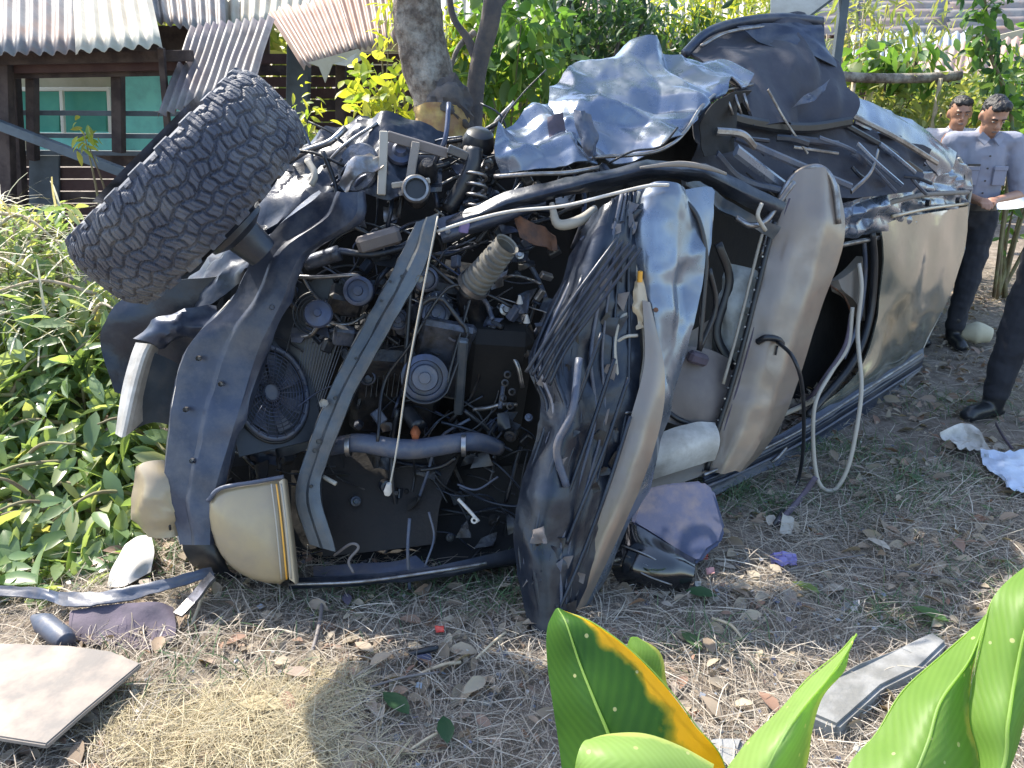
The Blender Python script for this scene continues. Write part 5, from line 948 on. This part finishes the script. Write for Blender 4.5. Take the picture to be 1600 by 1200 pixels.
o = sheet('sawn_batten', [[gp(272, 960, .05), gp(300, 930, .06), gp(330, 898, .08)], [gp(285, 965, .05), gp(312, 936, .06), gp(338, 906, .08)]], M['steel'], None, n=4, thick=.012, crump=.01); tag(o, 'short shiny metal sliver beside the headlight under the bumper', 'metal sliver')
clip = thing('black_clip', 'broken black plastic clip on the straw below the engine', 'plastic clip', gp(660, 1022, .01)); tube('clip_arm', [gp(640, 1022, .03), gp(665, 1016, .035), gp(684, 1012, .03)], .01, M['black'], clip); box('clip_body', gp(663, 1030, .02), (.045, .03, .02), M['bluecap'], clip, (.1, 0, .3))
for px, py, m_, lab in ((688, 984, 'red', 'small red scrap right above the black clip'), (1110, 893, 'pink', 'small pinkish red scrap beside the fallen mirror'), (1100, 870, 'red', 'tiny dark red scrap touching the mirror cap')):
    o = sheet('plastic_scrap', [[gp(px-7, py-5, .02), gp(px+6, py-6, .03)], [gp(px-6, py+5, .015), gp(px+7, py+4, .02)]], M[m_], None, n=4, thick=.003, crump=.01, cs=40); tag(o, lab, 'scrap')
o = sheet('crumpled_foil', [[gp(1203, 870, .03), gp(1222, 864, .05), gp(1242, 868, .03)], [gp(1205, 882, .02), gp(1224, 880, .04), gp(1243, 886, .02)]], M['violet'], None, n=5, thick=.002, crump=.03, cs=25); tag(o, 'crumpled violet foil wrapper on the straw right of the mirror', 'wrapper')
o = sheet('pale_husk', [[gp(1222, 800, .05), gp(1240, 812, .03)], [gp(1218, 835, .03), gp(1236, 836, .02)]], M['cream'], None, n=5, thick=.003, crump=.02, cs=20); tag(o, 'pale pinkish husk at the foot of the white rubber loop', 'husk')
o = plate('kerb_stone', [gp(1258, 1112, .055), gp(1285, 1066, .055), gp(1340, 1034, .06), gp(1400, 1012, .055), gp(1455, 985, .055), gp(1482, 1002, .05), gp(1440, 1042, .05), gp(1380, 1072, .055), gp(1310, 1135, .05)], .09, M['stone'], bev=.01); tag(o, 'weathered grey kerb stone lying between two big canna leaves', 'stone')
o = plate('kerb_stone', [gp(1085, 1175, .03), gp(1110, 1150, .03), gp(1165, 1150, .03), gp(1150, 1195, .03), gp(1110, 1210, .03)], .07, M['stone'], bev=.01); tag(o, 'small grey stone behind the yellow edged canna leaf', 'stone')
mr = thing('fallen_mirror', 'fallen wing mirror with blue grey cap and glossy black housing, on the straw', 'wing mirror', gp(1030, 880, 0))
mp = lambda x, y, o: at(x, y, 2.42+(930-y)/180*.22+o)
cA, cB, cC = mp(1000, 765, .02), mp(1110, 755, .02), mp(1090, 885, -.05); cN = (cB-cA).cross(cC-cA).normalized()
def pp(x, y, o=0): d = ray(x, y); c0 = Vector((0, 0, CH)); return c0+d*((cA-cN*o*(1 if cN.y < 0 else -1)-c0).dot(cN)/d.dot(cN))
plate('mirror_cap', [pp(x, y) for x, y in ((1003, 764), (1046, 754), (1098, 750), (1116, 764), (1124, 790), (1134, 826), (1127, 848), (1108, 860), (1096, 878), (1082, 880), (1050, 858), (1010, 832), (986, 818))], .045, M['bluecap'], mr, bev=.012)
rows = [[mp(962, 846, -.02), mp(985, 824, -.05), mp(1040, 856, -.07), mp(1082, 880, -.05)], [mp(958, 872, -.05), mp(990, 862, -.1), mp(1040, 880, -.12), mp(1080, 894, -.09)], [mp(966, 898, -.06), mp(1000, 896, -.11), mp(1040, 906, -.11), mp(1074, 908, -.08)], [mp(988, 918, -.02), mp(1012, 924, -.04), mp(1045, 926, -.04), mp(1068, 918, -.02)]]
sheet('mirror_housing', rows, mat('glossy_black_plastic', (.008, .009, .012), .12, 0, coat=1), mr, n=7, thick=.02, crump=.006)
for k in range(3): tube('housing_ridge', [mp(972+k*6, 852+k*16, -.11), mp(1012, 868+k*16, -.135), mp(1050, 890+k*12, -.125)], .003, M['steel'], mr)
for i, r in enumerate([[[(1468, 676), (1500, 662), (1530, 668)], [(1480, 690), (1510, 686), (1545, 700)], [(1500, 698), (1530, 705), (1560, 712)]], [[(1532, 704), (1570, 706), (1625, 700)], [(1540, 730), (1580, 735), (1630, 735)], [(1570, 750), (1585, 768), (1635, 765)]]]):
    o = sheet('plastic_bag', [[gp(x, y, .03+.02*((x+y) % 3)) for x, y in q_] for q_ in r], M['bagblue' if i else 'white'], None, n=7, thick=.002, crump=.03, cs=12); tag(o, ['pale torn bag lying under the boot at the right edge', 'light blue plastic bag on the grass at the right edge'][i], 'plastic bag')
o = tube('cloth_strap', [gp(1556, 662, .04), gp(1566, 680, .06), gp(1582, 702, .05)], .009, M['purple'], None, flat=.4); tag(o, 'narrow purple grey strap lying over the pale bags', 'strap')
o = tube('white_stone', [gp(1500, 522, .06), gp(1525, 520, .07), gp(1548, 524, .06)], .07, M['plaster'], None, sides=12, rs=[.04, .08, .05]); tag(o, 'sunlit pale stone between the legs of the two officers', 'stone')
# ================================================================== PEOPLE
def organic(name, parts, vox, m, parent, smooth=4, mod=None):
    bm = bmesh.new()
    for p in parts:
        if p[0] == 'c':
            _, a, ra, b, rb = p[:5]; a = Vector(a); b = Vector(b); sx = p[5] if len(p) > 5 else 1.0; sd_ = Vector(p[6]) if len(p) > 6 else None
            z = (b-a); L_ = z.length; z = z.normalized() if L_ > 1e-6 else Vector((0, 0, 1)); x = (sd_-z*sd_.dot(z)).normalized() if sd_ else z.orthogonal().normalized(); y = z.cross(x)
            n = 14; rows = []
            prof = [(sin(t)*ra, -cos(t)*ra) for t in np.linspace(.05, pi/2, 5)]+[(cos(t)*rb, L_+sin(t)*rb) for t in np.linspace(0, pi/2-.05, 5)]
            for (r, h) in prof: rows.append([bm.verts.new(a+z*h+x*(cos(2*pi*k/n)*r*sx)+y*(sin(2*pi*k/n)*r)) for k in range(n)])
            for i in range(len(rows)-1):
                for k in range(n): bm.faces.new((rows[i][k], rows[i][(k+1) % n], rows[i+1][(k+1) % n], rows[i+1][k]))
            bm.faces.new(rows[0][::-1]); bm.faces.new(rows[-1])
        else:
            _, c, rad, rot = p; mt = Matrix.Translation(c) @ (rot.to_4x4() if rot else Matrix.Identity(4)) @ Matrix.Diagonal((*rad, 1))
            bmesh.ops.create_uvsphere(bm, u_segments=18, v_segments=12, radius=1, matrix=mt)
    o = bmo(name, bm, m, parent, True)
    a = o.modifiers.new('r', 'REMESH'); a.mode = 'VOXEL'; a.voxel_size = vox; a.use_smooth_shade = True
    b = o.modifiers.new('s', 'SMOOTH'); b.factor = .5; b.iterations = smooth
    if mod:
        t = bpy.data.textures.new('folds', 'CLOUDS'); t.noise_scale = mod[1]; d = o.modifiers.new('d', 'DISPLACE'); d.texture = t; d.strength = mod[0]; d.mid_level = .5
    dg = bpy.context.evaluated_depsgraph_get(); ev = bpy.data.meshes.new_from_object(o.evaluated_get(dg)); o.modifiers.clear(); o.data = ev
    ev.polygons.foreach_set('use_smooth', [True]*len(ev.polygons)); return o
def person(label, base, heading, head_tilt=0, armL=None, armR=None, skin='skin', shirt='shirt', trouser='trouser', cap=True, feet=None, scale=1.0, lean=0, head_turn=0, group=None, patch=None):
    """base: feet midpoint; heading: facing angle (0 = towards -Y); local x = person's left is +x when facing -Y"""
    t = thing('person', label, 'person', base, group)
    Rz = Matrix.Rotation(heading, 3, 'Z'); s = scale; B = Vector(base)
    W = lambda x, y, z: B+Rz @ (Vector((x, y-lean*z, z))*s)
    RG = Rz
    feet = feet or [(-.1, 0), (.1, .05)]
    hipz = .92; kn = []; ank = []
    for sgn, (fx, fy) in zip((-1, 1), feet):
        ank.append(W(fx, fy, .09)); kn.append(W((fx+sgn*.09)/2, fy*.5-.03, .5))
    hips = [W(-.09, 0, hipz-.02), W(.09, 0, hipz-.02)]
    sh_ = [W(-.19, 0, 1.4), W(.19, 0, 1.4)]
    neck = W(0, 0, 1.45); X = RG @ Vector((1, 0, 0))
    hc = W(0, -.035-.05*head_tilt, 1.585-.02*head_tilt)
    HR = (Rz @ Matrix.Rotation(head_turn, 3, 'Z') @ Matrix.Rotation(head_tilt*.6, 3, 'X'))
    hv = lambda x, y, z: hc+HR @ (Vector((x, y, z))*s)
    body = [('c', W(0, 0, .95), .095*s, W(0, 0, 1.3), .095*s, 1.3, X), ('c', neck-Vector((0, 0, .05)), .055*s, hc, .055*s),
            ('e', hv(0, .01, .02), (.077*s, .095*s, .105*s), HR), ('e', hv(0, -.02, -.05), (.06*s, .07*s, .068*s), HR), ('e', hv(0, -.05, -.085), (.035*s, .035*s, .028*s), HR),
            ('c', hv(0, -.082, .018), .008*s, hv(0, -.108, -.018), .014*s), ('e', hv(0, -.09, -.024), (.019*s, .012*s, .011*s), HR),
            ('e', hv(-.078, .012, -.005), (.012*s, .02*s, .033*s), HR), ('e', hv(.078, .012, -.005), (.012*s, .02*s, .033*s), HR),
            ('c', hv(-.035, -.08, .032), .011*s, hv(.035, -.08, .032), .011*s), ('e', hv(0, -.084, -.052), (.025*s, .012*s, .006*s), HR), ('e', hv(0, -.082, -.063), (.02*s, .012*s, .006*s), HR)]
    for i in (0, 1): body += [('c', hips[i], .08*s, kn[i], .055*s), ('c', kn[i], .05*s, ank[i], .035*s)]
    sleeves = []
    for i, (arm, S0) in enumerate(((armL, sh_[0]), (armR, sh_[1]))):
        sg = -1 if i == 0 else 1
        if arm is None: arm = (W(sg*.26, .0, 1.12), W(sg*.24, -.08, .86))
        e, h = Vector(arm[0]), Vector(arm[1]); body += [('c', S0, .05*s, e, .04*s), ('c', e, .04*s, h, .027*s)]
        sleeves += [('c', S0, .068*s, S0.lerp(e, .92), .056*s)]
        # hand: palm and five fingers
        d = (h-e).normalized(); sd_ = d.cross(Vector((0, 0, 1))); sd_ = sd_.normalized() if sd_.length > .1 else X; dn = d.cross(sd_).normalized()
        pa = h+d*.05*s; body.append(('c', h, .026*s, pa+d*.02*s, .03*s, 1.3, sd_))
        for k, (o_, L_) in enumerate(((-.03, .055), (-.01, .068), (.01, .064), (.028, .05))):
            b0 = pa+d*.03*s+sd_*o_*s; b1 = b0+d*L_*.55*s+dn*.006; b2 = b1+(d*.5+dn*.8*(1 if dn.z < 0 else -1)).normalized()*L_*.5*s
            body += [('c', b0, .0095*s, b1, .009*s), ('c', b1, .009*s, b2, .0075*s)]
        body += [('c', pa-sd_*.02*s*sg*-1, .012*s, pa+sd_*.055*s*sg+d*.03*s, .009*s)]
    bd = organic('body', body, .0065, M[skin], t)
    # face details
    for sg in (-1, 1):
        eye = organic('eye', [('e', hv(sg*.031, -.082, .012), (.011*s, .006*s, .0038*s), HR)], .002, M['cream'], t, 1)
        organic('pupil', [('e', hv(sg*.031, -.0875, .0115), (.0055*s, .003*s, .004*s), HR)], .0015, M['black'], eye, 0)
        organic('eyebrow', [('c', hv(sg*.016, -.092, .032), .0045*s, hv(sg*.046, -.083, .034), .004*s)], .002, M['hair'], t, 1)
    organic('mouth', [('e', hv(0, -.094, -.056), (.021*s, .005*s, .005*s), HR)], .002, M['pink'] if False else M['card'], t, 1)
    organic('hair', [('e', hv(0, .026, .042), (.079*s, .088*s, .09*s), HR), ('e', hv(0, .055, -.01), (.068*s, .05*s, .065*s), HR), ('e', hv(.012, -.025, .092), (.06*s, .05*s, .034*s), HR), ('e', hv(-.03, -.05, .088), (.03*s, .03*s, .02*s), HR)], .005, M['hair'], t, 1, (.016, .018))
    if cap:
        c_ = organic('cap', [('e', hv(0, .005, .085), (.092*s, .108*s, .055*s), HR), ('e', hv(0, .0, .065), (.088*s, .102*s, .04*s), HR), ('e', hv(0, -.105, .068), (.065*s, .055*s, .008*s), HR)], .006, M['boot'], t, 2)
        organic('cap_badge', [('e', hv(0, -.098, .09), (.016*s, .005*s, .012*s), HR)], .003, M['steel'], c_, 1)
    # shirt
    shp = [('c', W(0, .0, 1.02), .125*s, W(0, 0, 1.33), .12*s, 1.38, X), ('c', sh_[0], .072*s, sh_[1], .072*s), ('c', W(0, 0, .96), .125*s, W(0, 0, 1.05), .125*s, 1.32, X), ('c', neck-Vector((0, 0, .03)), .07*s, neck+Vector((0, 0, .0)), .066*s)]+sleeves
    st = organic('shirt', shp, .008, M[shirt], t, 4, (.016*s, .07))
    bf = lambda x, z, y=-.135: W(x, y, z)
    for sg in (-1, 1):
        box('pocket_flap', bf(sg*.09, 1.24), (.085*s, .012*s, .03*s), M[shirt], st, (0, 0, heading), .004); box('pocket', bf(sg*.09, 1.18, -.132), (.08*s, .01*s, .1*s), M[shirt], st, (0, 0, heading), .004)
        plate('collar', [W(sg*.01, -.12, 1.43), W(sg*.06, -.1, 1.475), W(sg*.085, -.1, 1.43), W(sg*.045, -.135, 1.385)], .008, M[shirt], st)
    box('name_tape', bf(-.09, 1.262, -.143), (.08*s, .004*s, .014*s), M['black'], st, (0, 0, heading), 0)
    for z in (1.08, 1.16, 1.24, 1.32): lathe('button', [(0, .003), (.006, .003), (.006, -.003)], bf(0, z, -.142), RG @ Vector((0, -1, 0)), M['black'], st, seg=10)
    if patch: e_ = sh_[0].lerp(Vector(armL[0]) if armL else W(-.26, 0, 1.12), .45); box('sleeve_patch', e_+RG @ Vector((-.045, -.045, 0))*s, (.05, .01, .06), M['patch'], st, (0, 0, heading-.7), .003)
    tp = [('c', W(0, 0, .93), .13*s, W(0, 0, .98), .13*s, 1.28, X)]
    for i in (0, 1): tp += [('c', hips[i], .105*s, kn[i], .078*s), ('c', kn[i], .078*s, ank[i]+Vector((0, 0, .06)), .066*s)]
    tt = organic('trousers', tp, .009, M[trouser], t, 4, (.03*s, .1))
    lathe('belt', [(.155*s, -.02), (.168*s, -.02), (.168*s, .02), (.155*s, .02)], W(0, 0, .985), (0, 0, 1), M['boot'], tt, seg=30)
    for i in (0, 1):
        fd_ = RG @ Vector((0, -1, 0)); a = ank[i]; organic('boot', [('c', a+Vector((0, 0, .1)), .06*s, a, .055*s), ('c', a-Vector((0, 0, .035)), .048*s, a+fd_*.15*s-Vector((0, 0, .045)), .042*s), ('c', a-Vector((0, 0, .055))-fd_*.04, .035*s, a-Vector((0, 0, .055))+fd_*.17*s, .035*s, 1.25, RG @ Vector((1, 0, 0)))], .008, M['boot'], t, 3)
    return t
b1 = gnd(1496, 568); b1.x = at(1520, 300, 5.3).x; b1.y = 5.3; b1.z = gh(b1.x, 5.3)
hA = at(1530, 314, 5.0); hB = at(1556, 314, 5.02)
person('bareheaded officer in grey shirt reading papers beside the rear of the wreck', b1, -.1, .9, (at(1502, 305, 5.25), hA), (at(1592, 305, 5.25), hB), scale=.955, feet=[(-.2, -.02), (.02, -.1)], patch=True, cap=False)
o = sheet('paper_sheet', [[at(1556, 318, 4.95), at(1585, 312, 4.9), at(1618, 302, 4.85)], [at(1558, 328, 4.9), at(1588, 326, 4.85), at(1622, 318, 4.8)]], M['paper'], None, n=3, thick=.002, soft=.01); tag(o, 'white sheet of paper held in the hands of the officer in grey shirt', 'paper')
b2 = Vector((at(1490, 215, 6.0).x, 6.0, 0)); b2.z = gh(b2.x, b2.y)
person('man in pale shirt with a hand raised to his mouth, behind the officer', b2, -.25, .3, (at(1450, 300, 5.9), at(1474, 232, 5.82)), None, shirt='shirt2', cap=False, scale=.93, skin='skin')
b3 = Vector((2.74, 3.86, gh(2.74, 3.86)))
person('officer cut off by the right edge, one black boot stepping beside the blue bags', b3, -1.2, .2, (at(1640, 285, 3.75), at(1632, 322, 3.6)), (at(1680, 300, 3.9), at(1668, 335, 3.7)), scale=1.03, feet=[(-.12, -.1), (.14, .28)], cap=False)
# ================================================================== FOREGROUND CANNA
def canna_mat(name, g1, g2, edge, ew):
    m = bpy.data.materials.new(name); t, N, L, b = nodes(m)
    uv = N.new('ShaderNodeUVMap'); uv.uv_map = 'UVMap'; sx = N.new('ShaderNodeSeparateXYZ'); L.new(uv.outputs[0], sx.inputs[0])
    # side veins run obliquely from the midrib
    def math_(op, a, b_=None, c=None):
        n = N.new('ShaderNodeMath'); n.operation = op
        for i, v in enumerate((a, b_, c)):
            if v is None: continue
            if isinstance(v, (int, float)): n.inputs[i].default_value = v
            else: L.new(v, n.inputs[i])
        return n.outputs[0]
    ab = math_('ABSOLUTE', math_('SUBTRACT', sx.outputs[0], .5)); ph = math_('ADD', math_('MULTIPLY', sx.outputs[1], 95.0), math_('MULTIPLY', ab, 70.0))
    vn_ = math_('MULTIPLY_ADD', math_('SINE', ph), .5, .5)
    tc = N.new('ShaderNodeTexCoord'); ns_ = N.new('ShaderNodeTexNoise'); ns_.inputs['Scale'].default_value = 14; ns_.inputs['Detail'].default_value = 6; L.new(tc.outputs['Object'], ns_.inputs['Vector'])
    f = math_('ADD', math_('MULTIPLY', vn_, .22), math_('MULTIPLY', ns_.outputs[0], .8)); mx = N.new('ShaderNodeMix'); mx.data_type = 'RGBA'; mx.inputs[6].default_value = (*g1, 1); mx.inputs[7].default_value = (*g2, 1); L.new(f, mx.inputs[0])
    mr_ = N.new('ShaderNodeMapRange'); mr_.inputs[1].default_value = 1-ew*1.6; mr_.inputs[2].default_value = 1-ew*.55
    L.new(math_('ADD', sx.outputs[0], math_('MULTIPLY', math_('SUBTRACT', ns_.outputs[0], .5), .5)), mr_.inputs[0])
    m2 = N.new('ShaderNodeMix'); m2.data_type = 'RGBA'; L.new(mr_.outputs[0], m2.inputs[0]); L.new(mx.outputs[2], m2.inputs[6]); m2.inputs[7].default_value = (*edge, 1)
    vr = N.new('ShaderNodeTexVoronoi'); vr.inputs['Scale'].default_value = 26; L.new(tc.outputs['Object'], vr.inputs['Vector']); lt = math_('LESS_THAN', vr.outputs['Distance'], .1); m3 = N.new('ShaderNodeMix'); m3.data_type = 'RGBA'; L.new(lt, m3.inputs[0]); L.new(m2.outputs[2], m3.inputs[6]); m3.inputs[7].default_value = (.55, .55, .35, 1); m2 = m3
    L.new(m2.outputs[2], b.inputs['Base Color']); b.inputs['Roughness'].default_value = .45
    bp = N.new('ShaderNodeBump'); bp.inputs['Strength'].default_value = .12; bp.inputs['Distance'].default_value = .002; L.new(vn_, bp.inputs['Height']); L.new(bp.outputs[0], b.inputs['Normal'])
    tr_ = N.new('ShaderNodeBsdfTranslucent'); ms = N.new('ShaderNodeMixShader'); ms.inputs[0].default_value = .68
    mc = N.new('ShaderNodeMix'); mc.data_type = 'RGBA'; mc.blend_type = 'MULTIPLY'; mc.inputs[0].default_value = 1; mc.inputs[7].default_value = (1.6, 1.6, .6, 1); L.new(m2.outputs[2], mc.inputs[6]); L.new(mc.outputs[2], tr_.inputs[0])
    L.new(b.outputs[0], ms.inputs[1]); L.new(tr_.outputs[0], ms.inputs[2]); L.new(ms.outputs[0], N['Material Output'].inputs[0]); return m
CM1 = canna_mat('canna_leaf_yellow_edged', (.05, .15, .03), (.11, .25, .04), (.72, .5, .03), .1)
CM2 = canna_mat('canna_leaf_pale', (.3, .42, .14), (.4, .52, .24), (.5, .55, .25), .06)
CM3 = canna_mat('canna_leaf_lime', (.19, .33, .07), (.29, .43, .12), (.45, .48, .15), .05)
base = Vector((.45, .62, gh(.45, .62)))
cn = thing('canna_plant', 'broad leaved canna plant with one yellow edged leaf, close in the bottom right corner', 'plant', base)
def cl(rows, m, rib=True, edge=None, s=.02):
    o = sheet('leaf', [[at(*p) for p in r] for r in rows], m, cn, n=8, thick=.0012, soft=s)
    mid = [at(r[len(r)//2][0], r[len(r)//2][1], r[len(r)//2][2]-.002) for r in rows]
    if rib: tube('midrib', mid, .003, M['leaf_lime'] if False else CM2, o, n=8, sides=6, rs=[.001, .004])
    if edge is not None: tube('leaf_margin', [at(r[k][0], r[k][1], r[k][2]) for k in (edge,) for r in rows], .0012, CM2, o, n=8, sides=5)
    return o
cl([[(868, 953, 1.22), (872, 951, 1.22), (878, 954, 1.22)], [(857, 985, 1.2), (885, 975, 1.17), (925, 972, 1.18)], [(857, 1040, 1.17), (905, 1035, 1.13), (985, 1015, 1.15)], [(864, 1100, 1.13), (930, 1098, 1.08), (1040, 1070, 1.12)], [(874, 1160, 1.1), (955, 1160, 1.04), (1085, 1130, 1.09)], [(888, 1240, 1.05), (975, 1240, 1.0), (1135, 1215, 1.05)], [(930, 1400, .95), (985, 1420, .93), (1090, 1400, .95)]], CM1, edge=2)
cl([[(984, 998, 1.28), (988, 996, 1.28), (995, 998, 1.28)], [(983, 1020, 1.27), (1000, 1025, 1.25), (1030, 1020, 1.26)], [(1000, 1070, 1.24), (1015, 1075, 1.22), (1040, 1060, 1.23)], [(1020, 1120, 1.2), (1030, 1120, 1.18), (1045, 1110, 1.2)], [(1030, 1300, 1.1), (1036, 1300, 1.1), (1042, 1300, 1.1)]], CM3, rib=False)
cl([[(905, 1240, .9), (908, 1185, .9), (920, 1166, .92)], [(930, 1250, .86), (945, 1190, .88), (960, 1157, .93)], [(985, 1260, .84), (1000, 1200, .87), (1008, 1155, .93)], [(1040, 1270, .84), (1050, 1215, .87), (1060, 1170, .92)], [(1085, 1290, .84), (1100, 1240, .87), (1115, 1195, .9)]], CM2, rib=False)
cl([[(1334, 994, 1.15), (1338, 990, 1.15), (1340, 992, 1.15)], [(1310, 1020, 1.14), (1322, 1020, 1.12), (1330, 1012, 1.13)], [(1262, 1060, 1.1), (1292, 1062, 1.06), (1322, 1050, 1.1)], [(1215, 1115, 1.06), (1250, 1112, 1.02), (1288, 1090, 1.07)], [(1160, 1170, 1.02), (1215, 1170, .97), (1268, 1140, 1.04)], [(1120, 1240, .98), (1180, 1245, .93), (1245, 1220, 1.0)], [(1100, 1400, .85), (1120, 1400, .84), (1150, 1400, .86)]], CM2, edge=0)
cl([[(1536, 968, 1.12), (1542, 962, 1.12), (1550, 958, 1.12)], [(1470, 1025, 1.08), (1515, 1030, 1.04), (1536, 1000, 1.07)], [(1410, 1080, 1.03), (1470, 1095, .98), (1518, 1075, 1.02)], [(1370, 1145, .98), (1450, 1160, .93), (1522, 1140, .98)], [(1320, 1215, .93), (1420, 1230, .88), (1535, 1215, .94)], [(1290, 1400, .8), (1340, 1400, .78), (1420, 1400, .8)]], CM3, edge=0)
cl([[(1640, 870, 1.15), (1650, 866, 1.15), (1665, 865, 1.15)], [(1560, 925, 1.1), (1620, 925, 1.07), (1700, 930, 1.08)], [(1536, 985, 1.06), (1600, 990, 1.02), (1690, 1000, 1.04)], [(1520, 1060, 1.02), (1585, 1065, .98), (1660, 1060, 1.0)], [(1516, 1120, .98), (1575, 1130, .94), (1610, 1115, .97)], [(1530, 1220, .92), (1560, 1220, .9), (1572, 1200, .92)], [(1440, 1400, .8), (1450, 1400, .8), (1460, 1400, .8)]], CM3, edge=0)
for (x, y, Y) in ((985, 1400, .93), (1036, 1300, 1.1), (1120, 1400, .84), (1340, 1400, .78), (1450, 1400, .8), (1000, 1270, .84)):
    e = at(x, y, Y); tube('stalk', [base+Vector((R.uniform(-.04, .04), R.uniform(-.04, .04), -.03)), base.lerp(e, .5)+Vector((0, 0, .05)), e], .012, CM3, cn, n=5, sides=8)
